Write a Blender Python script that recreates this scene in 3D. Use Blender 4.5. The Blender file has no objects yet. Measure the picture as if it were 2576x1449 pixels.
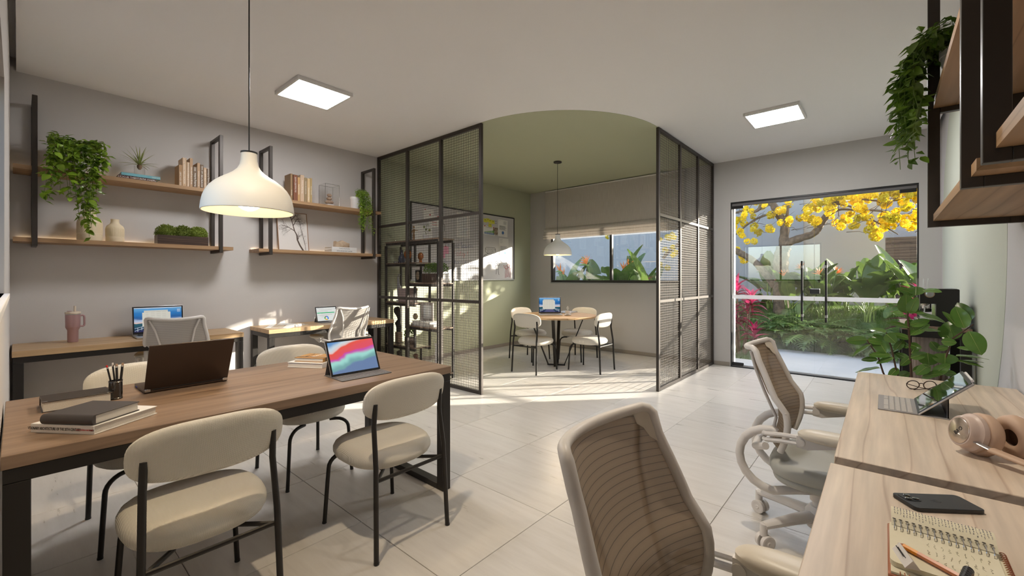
import bpy, bmesh, math, random
from math import sin, cos, pi, radians as R, sqrt, atan2
from mathutils import Vector as V, Matrix as M
random.seed(7)
S = bpy.context.scene
C = S.collection
D = bpy.data
# ------------------------------------------------------------------ camera, sky, sun, exposure
CAMH, YAW, FPX = 1.28, 0.7145895, 1079.3
cam = D.objects.new('camera', D.cameras.new('camera')); C.objects.link(cam)
cam.location = (0, 0, CAMH); cam.rotation_euler = (pi/2, 0, YAW - pi/2)
cam.data.sensor_width = 36; cam.data.lens = FPX/2576*36; cam.data.shift_y = -24.5/2576
cam.data.clip_start = .01; cam.data.clip_end = 200
S.camera = cam
W = D.worlds.new('world'); S.world = W; W.use_nodes = True
_n = W.node_tree.nodes; _l = W.node_tree.links
_sk = _n.new('ShaderNodeTexSky'); _sk.sky_type = 'NISHITA'; _sk.sun_disc = False
SUN_EL, SUN_AZ = R(12.6), atan2(-.66, .75)
_sk.sun_elevation = R(30); _sk.sun_rotation = pi/2 - SUN_AZ; _sk.air_density = 1.0; _sk.dust_density = 1.5
_hz = _n.new('ShaderNodeHueSaturation'); _hz.inputs['Saturation'].default_value = .85      # a hazy, pale sky all round
_l.new(_sk.outputs[0], _hz.inputs['Color']); _l.new(_hz.outputs[0], _n['Background'].inputs[0])
_n['Background'].inputs[1].default_value = .44
sun = D.objects.new('sun', D.lights.new('sun', 'SUN')); C.objects.link(sun)
sun.data.energy = 16.0; sun.data.angle = R(.6); sun.data.color = (1, .90, .76)
sdir = V((cos(SUN_EL)*cos(SUN_AZ), cos(SUN_EL)*sin(SUN_AZ), sin(SUN_EL)))
sun.location = sdir*30; sun.rotation_euler = sdir.to_track_quat('Z', 'Y').to_euler()
S.view_settings.view_transform = 'Standard'; S.view_settings.look = 'None'
S.view_settings.gamma = 1; S.view_settings.use_curve_mapping = False
S.view_settings.exposure = .85
PANEL_W, BULB_W, LED_W = 34.0, 12.0, 5.0
S.cycles.max_bounces = 8; S.cycles.diffuse_bounces = 4; S.cycles.glossy_bounces = 3
S.cycles.transmission_bounces = 4; S.cycles.transparent_max_bounces = 24
S.cycles.caustics_reflective = False; S.cycles.caustics_refractive = False
S.cycles.sample_clamp_indirect = 6
S.cycles.use_denoising = True
# ------------------------------------------------------------------ materials
def mat(name, col, rough=.5, metal=0, spec=.5, bump=None, var=None, emit=None, trans=0, coat=0):
    m = D.materials.new(name); m.use_nodes = True
    nt = m.node_tree; p = nt.nodes['Principled BSDF']
    p.inputs['Base Color'].default_value = (*col, 1); p.inputs['Roughness'].default_value = rough
    p.inputs['Metallic'].default_value = metal; p.inputs['Specular IOR Level'].default_value = spec
    if coat: p.inputs['Coat Weight'].default_value = coat
    if trans: p.inputs['Transmission Weight'].default_value = trans
    if emit: p.inputs['Emission Color'].default_value = (*emit[0], 1); p.inputs['Emission Strength'].default_value = emit[1]
    if var or bump:
        tc = nt.nodes.new('ShaderNodeTexCoord'); nz = nt.nodes.new('ShaderNodeTexNoise')
        nz.inputs['Detail'].default_value = 4
        nt.links.new(tc.outputs['Object'], nz.inputs['Vector'])
    if var:      # var = (second colour, scale)
        nz.inputs['Scale'].default_value = var[1]
        mx = nt.nodes.new('ShaderNodeMix'); mx.data_type = 'RGBA'
        mx.inputs[6].default_value = (*col, 1); mx.inputs[7].default_value = (*var[0], 1)
        cr = nt.nodes.new('ShaderNodeValToRGB'); cr.color_ramp.elements[0].position = .35; cr.color_ramp.elements[1].position = .65
        nt.links.new(nz.outputs['Fac'], cr.inputs['Fac']); nt.links.new(cr.outputs['Color'], mx.inputs[0])
        nt.links.new(mx.outputs[2], p.inputs['Base Color'])
    if bump:     # bump = (scale, strength)
        n2 = nt.nodes.new('ShaderNodeTexNoise'); n2.inputs['Scale'].default_value = bump[0]
        nt.links.new(tc.outputs['Object'], n2.inputs['Vector'])
        b = nt.nodes.new('ShaderNodeBump'); b.inputs['Strength'].default_value = bump[1]; b.inputs['Distance'].default_value = .01
        nt.links.new(n2.outputs['Fac'], b.inputs['Height']); nt.links.new(b.outputs['Normal'], p.inputs['Normal'])
    return m
def N(m, t, **k):
    n = m.node_tree.nodes.new(t)
    for a, v in k.items(): setattr(n, a, v)
    return n
def ramp(m, stops):
    cr = N(m, 'ShaderNodeValToRGB'); e = cr.color_ramp.elements
    while len(e) < len(stops): e.new(.5)
    for i, (p, c) in enumerate(stops): e[i].position = p; e[i].color = (*c, 1)
    return cr
def wood(name, c1, c2, c3, rough=.45, scale=1., axis='X', line=.5):
    m = mat(name, c1, rough); nt = m.node_tree; L = nt.links.new; p = nt.nodes['Principled BSDF']
    tc = N(m, 'ShaderNodeTexCoord'); mp = N(m, 'ShaderNodeMapping')
    sc = {'X': (.16, 2.6, 2.6), 'Y': (2.6, .16, 2.6), 'Z': (2.6, 2.6, .16)}[axis]
    mp.inputs['Scale'].default_value = [s*scale for s in sc]
    L(tc.outputs['Object'], mp.inputs['Vector'])
    n1 = N(m, 'ShaderNodeTexNoise'); n1.inputs['Scale'].default_value = 1.3; n1.inputs['Detail'].default_value = 3
    L(mp.outputs['Vector'], n1.inputs['Vector'])
    sp = N(m, 'ShaderNodeSeparateXYZ'); L(tc.outputs['Object'], sp.inputs[0]); ad = N(m, 'ShaderNodeMath', operation='ADD')
    q = [sp.outputs[i] for i, a in enumerate('XYZ') if a != axis]; L(q[0], ad.inputs[0]); L(q[1], ad.inputs[1])
    m1 = N(m, 'ShaderNodeMath', operation='MULTIPLY_ADD'); m1.inputs[1].default_value = 9.0*scale; L(ad.outputs[0], m1.inputs[0])
    m2 = N(m, 'ShaderNodeMath', operation='MULTIPLY'); m2.inputs[1].default_value = 5.0; L(n1.outputs['Fac'], m2.inputs[0]); L(m2.outputs[0], m1.inputs[2])
    fr = N(m, 'ShaderNodeMath', operation='FRACT'); L(m1.outputs[0], fr.inputs[0])
    cr = ramp(m, [(0, c2), (.045, c1), (.5, c3), (.93, c1), (1, c2)]); L(fr.outputs[0], cr.inputs['Fac'])
    n2 = N(m, 'ShaderNodeTexNoise'); n2.inputs['Scale'].default_value = 40; n2.inputs['Detail'].default_value = 4
    mp2 = N(m, 'ShaderNodeMapping'); mp2.inputs['Scale'].default_value = [(.06 if a == axis else 1) for a in 'XYZ']
    L(tc.outputs['Object'], mp2.inputs['Vector']); L(mp2.outputs['Vector'], n2.inputs['Vector'])
    cr2 = ramp(m, [(.3, (.72, .72, .72)), (.7, (1.08, 1.08, 1.08))]); L(n2.outputs['Fac'], cr2.inputs['Fac'])
    mx = N(m, 'ShaderNodeMix', data_type='RGBA', blend_type='MULTIPLY'); mx.inputs[0].default_value = line
    L(cr.outputs['Color'], mx.inputs[6]); L(cr2.outputs['Color'], mx.inputs[7]); L(mx.outputs[2], p.inputs['Base Color'])
    b = N(m, 'ShaderNodeBump'); b.inputs['Strength'].default_value = .08; b.inputs['Distance'].default_value = .002
    L(n2.outputs['Fac'], b.inputs['Height']); L(b.outputs['Normal'], p.inputs['Normal'])
    return m
def fabric(name, c1, c2, sc=260, st=.5):
    m = mat(name, c1, .95, spec=.15); L = m.node_tree.links.new; p = m.node_tree.nodes['Principled BSDF']
    tc = N(m, 'ShaderNodeTexCoord'); sep = N(m, 'ShaderNodeSeparateXYZ'); L(tc.outputs['Object'], sep.inputs[0])
    ws = []
    for a, b2 in ((0, 1), (0, -1)):
        ad = N(m, 'ShaderNodeMath', operation='ADD' if b2 > 0 else 'SUBTRACT'); L(sep.outputs[0], ad.inputs[0])
        q = N(m, 'ShaderNodeMath', operation='ADD'); L(sep.outputs[1], q.inputs[0]); L(sep.outputs[2], q.inputs[1]); L(q.outputs[0], ad.inputs[1])
        mu = N(m, 'ShaderNodeMath', operation='MULTIPLY'); mu.inputs[1].default_value = sc*2.6; L(ad.outputs[0], mu.inputs[0])
        si = N(m, 'ShaderNodeMath', operation='SINE'); L(mu.outputs[0], si.inputs[0]); ws.append(si)
    pr = N(m, 'ShaderNodeMath', operation='MULTIPLY'); L(ws[0].outputs[0], pr.inputs[0]); L(ws[1].outputs[0], pr.inputs[1])
    mr = N(m, 'ShaderNodeMapRange'); mr.inputs['From Min'].default_value = -1; L(pr.outputs[0], mr.inputs['Value'])
    cr = ramp(m, [(.1, c2), (.75, c1)]); L(mr.outputs[0], cr.inputs['Fac'])
    L(cr.outputs['Color'], p.inputs['Base Color'])
    bp = N(m, 'ShaderNodeBump'); bp.inputs['Strength'].default_value = st; bp.inputs['Distance'].default_value = .002
    L(mr.outputs[0], bp.inputs['Height']); L(bp.outputs['Normal'], p.inputs['Normal'])
    return m
def see_through(name, col, fac, rough=.8):
    m = mat(name, col, rough); nt = m.node_tree
    t = N(m, 'ShaderNodeBsdfTransparent'); x = N(m, 'ShaderNodeMixShader'); x.inputs[0].default_value = fac
    o = nt.nodes['Material Output']; nt.links.new(t.outputs[0], x.inputs[1]); nt.links.new(nt.nodes['Principled BSDF'].outputs[0], x.inputs[2])
    nt.links.new(x.outputs[0], o.inputs[0]); return m
def thin_glass(name, tint=(1, 1, 1), boost=1.0):
    m = D.materials.new(name); m.use_nodes = True; nt = m.node_tree; nt.nodes.remove(nt.nodes['Principled BSDF'])
    t = N(m, 'ShaderNodeBsdfTransparent'); t.inputs[0].default_value = (*tint, 1)
    g = N(m, 'ShaderNodeBsdfGlossy'); g.inputs['Roughness'].default_value = 0
    fr = N(m, 'ShaderNodeFresnel'); ge = N(m, 'ShaderNodeNewGeometry'); io = N(m, 'ShaderNodeMapRange')
    io.inputs['To Min'].default_value = 1.5; io.inputs['To Max'].default_value = 1/1.5     # the same sheet from either side
    nt.links.new(ge.outputs['Backfacing'], io.inputs['Value']); nt.links.new(io.outputs[0], fr.inputs['IOR'])
    mu = N(m, 'ShaderNodeMath', operation='MULTIPLY', use_clamp=True); mu.inputs[1].default_value = boost
    x = N(m, 'ShaderNodeMixShader'); L = nt.links.new
    L(fr.outputs[0], mu.inputs[0]); L(mu.outputs[0], x.inputs[0]); L(t.outputs[0], x.inputs[1]); L(g.outputs[0], x.inputs[2])
    L(x.outputs[0], nt.nodes['Material Output'].inputs[0]); return m
def leafmat(name, c1, c2, rough=.35, tr=.25, vein=None, sc=6):
    m = mat(name, c1, rough, var=(c2, sc)); nt = m.node_tree; L = nt.links.new; p = nt.nodes['Principled BSDF']
    oi = N(m, 'ShaderNodeObjectInfo'); hs = N(m, 'ShaderNodeHueSaturation')
    mr = N(m, 'ShaderNodeMapRange'); mr.inputs['To Min'].default_value = .7; mr.inputs['To Max'].default_value = 1.35
    L(oi.outputs['Random'], mr.inputs['Value']); L(mr.outputs[0], hs.inputs['Value'])
    src = p.inputs['Base Color'].links[0].from_socket; L(src, hs.inputs['Color']); L(hs.outputs[0], p.inputs['Base Color'])
    if tr:
        tl = N(m, 'ShaderNodeBsdfTranslucent'); L(hs.outputs[0], tl.inputs[0])
        x = N(m, 'ShaderNodeMixShader'); x.inputs[0].default_value = tr
        L(p.outputs[0], x.inputs[1]); L(tl.outputs[0], x.inputs[2]); L(x.outputs[0], nt.nodes['Material Output'].inputs[0])
    return m
K = {}
K['wall'] = mat('wall_paint', (.60, .575, .56), .85, bump=(60, .03))
K['wallb'] = mat('grey_wall_paint', (.50, .485, .475), .85, bump=(60, .03))
K['walld'] = mat('pale_wall_paint', (.66, .65, .67), .8, bump=(40, .04))
K['walldg'] = mat('pale_green_mural_paint', (.60, .63, .55), .8, bump=(40, .04))
K['green'] = mat('sage_green_paint', (.45, .47, .33), .85, bump=(60, .03))
K['ceil'] = mat('ceiling_paint', (.84, .83, .83), .9)
K['grout'] = mat('grout', (.34, .31, .28), .9)
K['base'] = mat('baseboard_stone', (.30, .265, .23), .5)
K['black'] = mat('black_metal', (.022, .019, .017), .38, metal=.3)
K['brown'] = mat('dark_bronze_metal', (.050, .042, .036), .42, metal=.4)
K['wire'] = mat('mesh_wire', (.060, .050, .044), .45, metal=.5)
K['blackp'] = mat('black_plastic', (.012, .012, .013), .35)
K['white'] = mat('white_plastic', (.74, .72, .71), .35)
K['whitem'] = mat('white_lamp_shell', (.80, .79, .77), .55, bump=(14, .06))
K['lampin'] = mat('lamp_inner_cream', (.85, .70, .45), .6)
K['panelf'] = mat('panel_light_frame', (.72, .71, .70), .5)
K['oak'] = wood('oak_desk', (.50, .33, .175), (.36, .22, .11), (.56, .385, .215), .4)
K['walnut'] = wood('walnut_table', (.27, .18, .12), (.19, .122, .08), (.305, .21, .145), .38, line=.95)
K['maple'] = wood('maple_desk', (.67, .545, .42), (.50, .37, .27), (.71, .59, .465), .38, scale=1.2, line=.75)
K['shelf'] = wood('shelf_oak', (.32, .19, .095), (.22, .125, .06), (.38, .235, .125), .5)
K['wenge'] = wood('dark_planter_wood', (.055, .028, .016), (.16, .09, .06), (.04, .02, .012), .5, scale=4, line=.8)
K['fab'] = fabric('cream_woven_fabric', (.80, .76, .68), (.57, .53, .455), 420)
K['chairw'] = mat('chair_white', (.70, .665, .63), .38)
K['seatg'] = mat('office_seat_vinyl', (.40, .40, .36), .5)
K['armpad'] = mat('arm_pad', (.66, .60, .50), .4)
K['glass'] = thin_glass('clear_glass', boost=1.0)
K['pane'] = thin_glass('window_glass', (.97, .98, .975), boost=2.6)
K['frost'] = see_through('frosted_strip', (.75, .76, .80), .72)
K['chrome'] = mat('chrome', (.6, .6, .6), .12, metal=1)
K['steel'] = mat('brushed_steel', (.45, .45, .46), .3, metal=1)
K['alum'] = mat('aluminium_shell', (.62, .62, .63), .3, metal=.8)
K['paper'] = mat('paper', (.80, .79, .76), .8)
K['pages'] = mat('book_pages', (.72, .69, .63), .9, bump=(400, .3))
K['ink'] = mat('black_ink', (.02, .02, .02), .8)
K['blueink'] = mat('blue_ink', (.03, .04, .22), .8)
K['redink'] = mat('red_ink', (.55, .03, .03), .8)
K['wlet'] = mat('white_print', (.8, .78, .72), .7)
K['lead'] = mat('dark_leather', (.035, .026, .022), .35)
K['laptop'] = mat('dark_laptop_shell', (.055, .035, .025), .4, metal=.3)
K['grey'] = mat('slate_grey', (.13, .125, .13), .6)
K['key'] = mat('key_cap', (.18, .17, .175), .6)
K['kblk'] = mat('black_key_cap', (.02, .02, .02), .5)
K['trunk'] = mat('tree_bark', (.20, .145, .095), .9, bump=(30, 1.0), var=((.09, .065, .045), 14))
K['stem'] = mat('brown_stem', (.09, .045, .025), .7)
K['gstem'] = mat('green_stem', (.14, .22, .05), .6)
K['soil'] = mat('soil', (.04, .028, .02), 1)
K['ivy'] = leafmat('ivy_leaf', (.30, .44, .04), (.12, .25, .02), .3, .2, sc=8)
K['ivyd'] = leafmat('dark_ivy_leaf', (.17, .30, .035), (.07, .15, .02), .3, .25, sc=8)
K['moss'] = leafmat('clipped_bush_green', (.30, .37, .07), (.16, .22, .035), .8, .2, sc=60)
K['gbush'] = leafmat('bright_bush_green', (.17, .33, .03), (.09, .2, .015), .7, .2, sc=60)
K['ficus'] = leafmat('rubber_leaf', (.07, .165, .025), (.13, .24, .05), .22, .12, sc=5)
K['strel'] = leafmat('banana_leaf', (.135, .20, .045), (.06, .115, .025), .38, .3, sc=4)
K['rib'] = mat('leaf_rib', (.26, .36, .08), .5)
K['philo'] = leafmat('split_leaf', (.13, .21, .05), (.07, .135, .03), .42, .25, sc=9)
K['pink'] = leafmat('pink_leaf', (.55, .035, .16), (.22, .015, .05), .4, .3, sc=7)
K['yel'] = leafmat('yellow_petal', (.90, .74, .03), (.80, .60, .02), .6, .35, sc=12)
K['orange'] = mat('orange_petal', (.75, .22, .04), .5)
K['air'] = leafmat('spiky_leaf', (.32, .34, .10), (.2, .25, .06), .5, .1, sc=20)
K['lawn'] = mat('lawn_grass', (.13, .20, .05), .8, var=((.075, .13, .03), 3))
K['conc'] = mat('path_concrete', (.42, .43, .42), .8, bump=(50, .08), var=((.37, .38, .375), 2))
K['gwall'] = mat('garden_wall_render', (.36, .36, .37), .9, bump=(30, .08))
K['beige'] = mat('beige_wall_render', (.50, .44, .37), .9, bump=(30, .08))
K['cream'] = mat('cream_glaze', (.78, .66, .47), .45)
K['amber'] = mat('amber_glass', (.35, .09, .01), .15)
K['yellow'] = mat('sticky_note', (.70, .68, .08), .8)
K['pinkn'] = mat('pink_note', (.72, .32, .45), .8)
K['linen'] = None
# ------------------------------------------------------------------ geometry helpers
class B:
    def __init__(s): s.bm = bmesh.new(); s.mi = 0
    def _f(s, vs):
        try:
            f = s.bm.faces.new(vs); f.material_index = s.mi; return f
        except ValueError: return None
    def box(s, x0, x1, y0, y1, z0, z1, bev=0, seg=1, mx=None):
        n0 = len(s.bm.verts)
        c = V(((x0+x1)/2, (y0+y1)/2, (z0+z1)/2)); d = (abs(x1-x0), abs(y1-y0), abs(z1-z0))
        r = bmesh.ops.create_cube(s.bm, size=1, matrix=M.Translation(c) @ M.Diagonal((*d, 1)))
        vs = r['verts']; es = {e for v in vs for e in v.link_edges}; fs = {f for v in vs for f in v.link_faces}
        for f in fs: f.material_index = s.mi
        if bev:
            q = bmesh.ops.bevel(s.bm, geom=list(es), offset=min(bev, min(d)*.49), segments=seg, affect='EDGES', profile=.5)
            for f in q['faces']: f.material_index = s.mi
            vs = {v for f in fs if f.is_valid for v in f.verts} | {v for f in q['faces'] for v in f.verts}
        if mx:
            for v in vs: v.co = mx @ v.co
        return s
    def bar(s, a, b, w, h=None, up=(0, 0, 1)):
        a = V(a); b = V(b); h = h or w; t = (b-a); L = t.length; t.normalize(); u = V(up)
        if abs(t.dot(u)) > .98: u = V((1, 0, 0))
        r = t.cross(u).normalized(); u = r.cross(t)
        mx = M.Translation((a+b)/2) @ M((( t.x, r.x, u.x, 0), (t.y, r.y, u.y, 0), (t.z, r.z, u.z, 0), (0, 0, 0, 1)))
        return s.box(-L/2, L/2, -w/2, w/2, -h/2, h/2, mx=mx)
    def tube(s, pts, r, seg=8, cap=True, closed=False, flat=1.0, up=None):
        P = [V(p) for p in pts]; n = len(P); rr = r if isinstance(r, (list, tuple)) else [r]*n
        T = []
        for i in range(n):
            a = P[(i-1) % n] if (closed or i > 0) else P[i]; b = P[(i+1) % n] if (closed or i < n-1) else P[i]
            T.append((b-a).normalized())
        nv = V(up) if up else (V((0, 0, 1)) if abs(T[0].z) < .9 else V((1, 0, 0)))
        rings = []
        for i in range(n):
            nv = (nv - T[i]*nv.dot(T[i])).normalized(); bn = T[i].cross(nv)
            rings.append([s.bm.verts.new(P[i] + (nv*cos(2*pi*k/seg)*flat + bn*sin(2*pi*k/seg))*rr[i]) for k in range(seg)])
        for i in range(n if closed else n-1):
            A = rings[i]; Bq = rings[(i+1) % n]
            for k in range(seg): s._f((A[k], A[(k+1) % seg], Bq[(k+1) % seg], Bq[k]))
        if cap and not closed: s._f(rings[0][::-1]); s._f(rings[-1])
        return s
    def lathe(s, prof, seg=24, c=(0, 0, 0), mx=None, cap=True, flute=None):
        c = V(c); rings = []
        for (r, z) in prof:
            ring = []
            for k in range(seg):
                a = 2*pi*k/seg; q = r*(1 + (flute[1]*(1 if (k % flute[0]) else -1) if flute else 0))
                p = c + V((q*cos(a), q*sin(a), z)); ring.append(s.bm.verts.new(mx @ p if mx else p))
            rings.append(ring)
        for i in range(len(rings)-1):
            for k in range(seg): s._f((rings[i][k], rings[i][(k+1) % seg], rings[i+1][(k+1) % seg], rings[i+1][k]))
        if cap:
            if prof[0][0] > 1e-4: s._f(rings[0][::-1])
            if prof[-1][0] > 1e-4: s._f(rings[-1])
        return s
    def grid(s, fn, nu, nv, wrapu=False):
        g = [[s.bm.verts.new(fn(i/nu, j/nv)) for j in range(nv+1)] for i in range(nu + (0 if wrapu else 1))]
        for i in range(nu):
            for j in range(nv):
                s._f((g[i][j], g[(i+1) % len(g)][j], g[(i+1) % len(g)][j+1], g[i][j+1]))
        return s
    def poly(s, pts): s._f([s.bm.verts.new(p) for p in pts]); return s
    def prism(s, pts, ax, d0, d1):   # polygon in two axes extruded along ax
        def P(a, b, d): return V((d, a, b)) if ax == 'x' else V((a, d, b)) if ax == 'y' else V((a, b, d))
        A = [s.bm.verts.new(P(a, b, d0)) for a, b in pts]; Bq = [s.bm.verts.new(P(a, b, d1)) for a, b in pts]
        n = len(pts); s._f(A[::-1]); s._f(Bq)
        for i in range(n): s._f((A[i], A[(i+1) % n], Bq[(i+1) % n], Bq[i]))
        return s
    def ball(s, c, r, seg=12, sc=(1, 1, 1), rot=None):
        mx = M.Translation(V(c)) @ (rot.to_4x4() if rot else M()) @ M.Diagonal((r*sc[0], r*sc[1], r*sc[2], 1))
        q = bmesh.ops.create_uvsphere(s.bm, u_segments=seg, v_segments=max(6, seg//2+1), radius=1, matrix=mx)
        for v in q['verts']:
            for f in v.link_faces: f.material_index = s.mi
        return s
    def pad(s, w, h, t, n=2.6, seg=40, lay=7, warp=None, pw=2.2):
        """a stuffed cushion: super-ellipse outline w x h in x/y, thickness t in z, rounded rim"""
        def out(a, k):
            c, d = cos(a), sin(a)
            return (math.copysign(abs(c)**(2/n), c)*w/2*k, math.copysign(abs(d)**(2/n), d)*h/2*k)
        prof = []
        for i in range(lay+1):
            ph = -pi/2 + pi*i/lay
            prof.append((1 - (t/2/min(w, h)*2)*(1-abs(cos(ph))**(2/pw)), math.copysign(abs(sin(ph))**(2/pw), ph)*t/2*.93))
        f = warp or (lambda p: p); rings = []
        for (k, z) in prof:
            rings.append([s.bm.verts.new(f(V((*out(2*pi*j/seg, k), z)))) for j in range(seg)])
        for i in range(len(rings)-1):
            for j in range(seg): s._f((rings[i][j], rings[i][(j+1) % seg], rings[i+1][(j+1) % seg], rings[i+1][j]))
        for ring, (k, z), sg in ((rings[0], prof[0], -1), (rings[-1], prof[-1], 1)):
            prev = ring
            for kk, zz in ((.75, 1.045), (.45, 1.07)):
                nr = [s.bm.verts.new(f(V((*out(2*pi*j/seg, k*kk), z*zz)))) for j in range(seg)]
                for j in range(seg):
                    q = (prev[j], prev[(j+1) % seg], nr[(j+1) % seg], nr[j]); s._f(q if sg > 0 else q[::-1])
                prev = nr
            c = s.bm.verts.new(f(V((0, 0, z*1.075))))
            for j in range(seg):
                q = (prev[j], prev[(j+1) % seg], c); s._f(q if sg > 0 else q[::-1])
        return s
    def mesh(s, name, mats, smooth=True, ang=38):
        bmesh.ops.recalc_face_normals(s.bm, faces=s.bm.faces)
        me = D.meshes.new(name); s.bm.to_mesh(me); s.bm.free()
        for m in (mats if isinstance(mats, (list, tuple)) else [mats]): me.materials.append(m)
        if smooth:
            me.polygons.foreach_set('use_smooth', [True]*len(me.polygons)); me.set_sharp_from_angle(angle=R(ang))
        return me
def link(name, me, parent=None, loc=(0, 0, 0), rot=(0, 0, 0), sc=None, mx=None):
    o = D.objects.new(name, me); C.objects.link(o)
    if parent is not None: o.parent = parent
    if mx is not None: o.matrix_local = mx
    else:
        o.location = loc; o.rotation_euler = rot
        if sc: o.scale = sc
    return o
def obj(name, b, m, parent=None, loc=(0, 0, 0), rot=(0, 0, 0), smooth=True, ang=38, kind=None, label=None):
    o = link(name, b.mesh(name, m, smooth, ang), parent, loc, rot)
    if kind: o['kind'] = kind
    if label: o['label'] = label
    return o
def tag(o, label, cat, group=None):
    o['label'] = label; o['category'] = cat
    if group: o['group'] = group
    return o
def thing(name, label, cat, loc=(0, 0, 0), rz=0, group=None):
    o = D.objects.new(name, None); C.objects.link(o); o.location = loc; o.rotation_euler = (0, 0, rz); o.empty_display_size = .1
    return tag(o, label, cat, group)
def struct(name, b, m, parent=None, smooth=False):
    o = obj(name, b, m, parent, smooth=smooth)
    if parent is None: o['kind'] = 'structure'
    return o
def dup(root, loc, rz, label, group=None):
    r = root.copy(); C.objects.link(r); r.location = loc; r.rotation_euler = (0, 0, rz); r['label'] = label
    if group: r['group'] = group
    for ch in list(root.children):
        c = ch.copy(); C.objects.link(c); c.parent = r
        for g in list(ch.children):
            d = g.copy(); C.objects.link(d); d.parent = c
    return r
def text(body, size, m, parent, loc, rot=(0, 0, 0), mirror=False, name='lettering', align='CENTER', ex=.0002, sx=1, thin=0):
    cu = D.curves.new('txt', 'FONT'); cu.body = body; cu.size = size; cu.align_x = align; cu.align_y = 'CENTER'; cu.extrude = ex; cu.resolution_u = 2; cu.offset = -size*thin
    t = D.objects.new('txt', cu); C.objects.link(t)
    dg = bpy.context.evaluated_depsgraph_get(); me = D.meshes.new_from_object(t.evaluated_get(dg))
    D.objects.remove(t); D.curves.remove(cu); me.name = name; me.materials.clear(); me.materials.append(m)
    o = link(name, me, parent, loc, rot)
    if mirror or sx != 1: o.scale = (-sx if mirror else sx, 1, 1)
    return o
def arc(c, r, a0, a1, n, ax='xz', y=0):
    out = []
    for i in range(n+1):
        a = a0+(a1-a0)*i/n; p, q = c[0]+r*cos(a), c[1]+r*sin(a)
        out.append({'xz': (p, y, q), 'xy': (p, q, y), 'yz': (y, p, q)}[ax])
    return out
def pix(u, v, X=None, Y=None, Z=None):       # the point on a plane of the room that a sight line meets
    r = (u-1288)/FPX; d = V((cos(YAW)+r*sin(YAW), sin(YAW)-r*cos(YAW), (700-v)/FPX))
    t = X/d.x if X is not None else Y/d.y if Y is not None else (Z-CAMH)/d.z
    return V((0, 0, CAMH)) + d*t
# ------------------------------------------------------------------ room shell
X0, X1, Y0, Y1, H = -.04, 6.80, -.49, 5.41, 2.988
def floormat():
    m = mat('floor_tile', (.5, .45, .4), .34, spec=.5); L = m.node_tree.links.new; p = m.node_tree.nodes['Principled BSDF']
    ge = N(m, 'ShaderNodeNewGeometry'); mp = N(m, 'ShaderNodeMapping'); mp.inputs['Scale'].default_value = (9, 1.1, 1)
    oi = N(m, 'ShaderNodeObjectInfo'); ad = N(m, 'ShaderNodeVectorMath', operation='ADD')
    L(ge.outputs['Position'], ad.inputs[0]); L(oi.outputs['Random'], ad.inputs[1]); L(ad.outputs[0], mp.inputs[0])
    n = N(m, 'ShaderNodeTexNoise'); n.inputs['Scale'].default_value = 2.2; n.inputs['Detail'].default_value = 7; n.inputs['Roughness'].default_value = .62
    L(mp.outputs[0], n.inputs['Vector'])
    cr = ramp(m, [(.28, (.58, .55, .51)), (.5, (.64, .61, .575)), (.72, (.68, .655, .62))]); L(n.outputs['Fac'], cr.inputs['Fac'])
    hs = N(m, 'ShaderNodeHueSaturation'); mr = N(m, 'ShaderNodeMapRange'); mr.inputs['To Min'].default_value = .95; mr.inputs['To Max'].default_value = 1.05
    L(oi.outputs['Random'], mr.inputs['Value']); L(mr.outputs[0], hs.inputs['Value']); L(cr.outputs['Color'], hs.inputs['Color']); L(hs.outputs[0], p.inputs['Base Color'])
    r2 = ramp(m, [(.3, (.27, .27, .27)), (.7, (.31, .31, .31))]); L(n.outputs['Fac'], r2.inputs['Fac']); L(r2.outputs['Color'], p.inputs['Roughness'])
    return m
K['tile'] = floormat()
floor = struct('floor', B().box(X0-.15, X1+.15, Y0-.15, Y1+.15, -.10, -.004), K['grout'])
gx = sorted([.485+.6995*k for k in range(-1, 11)]); gy = [1.38+.696*k for k in range(-3, 7)]
tiles = {}
for i in range(len(gx)-1):
    for j in range(len(gy)-1):
        a0, a1, b0, b1 = max(gx[i], X0), min(gx[i+1], X1), max(gy[j], Y0), min(gy[j+1], Y1)
        if a1-a0 < .02 or b1-b0 < .02: continue
        k = (round(a1-a0, 3), round(b1-b0, 3))
        if k not in tiles: tiles[k] = B().box(-k[0]/2+.0017, k[0]/2-.0017, -k[1]/2+.0017, k[1]/2-.0017, -.009, 0, bev=.0012).mesh('tile', K['tile'], False)
        link('tile', tiles[k], floor, ((a0+a1)/2, (b0+b1)/2, 0))
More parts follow.
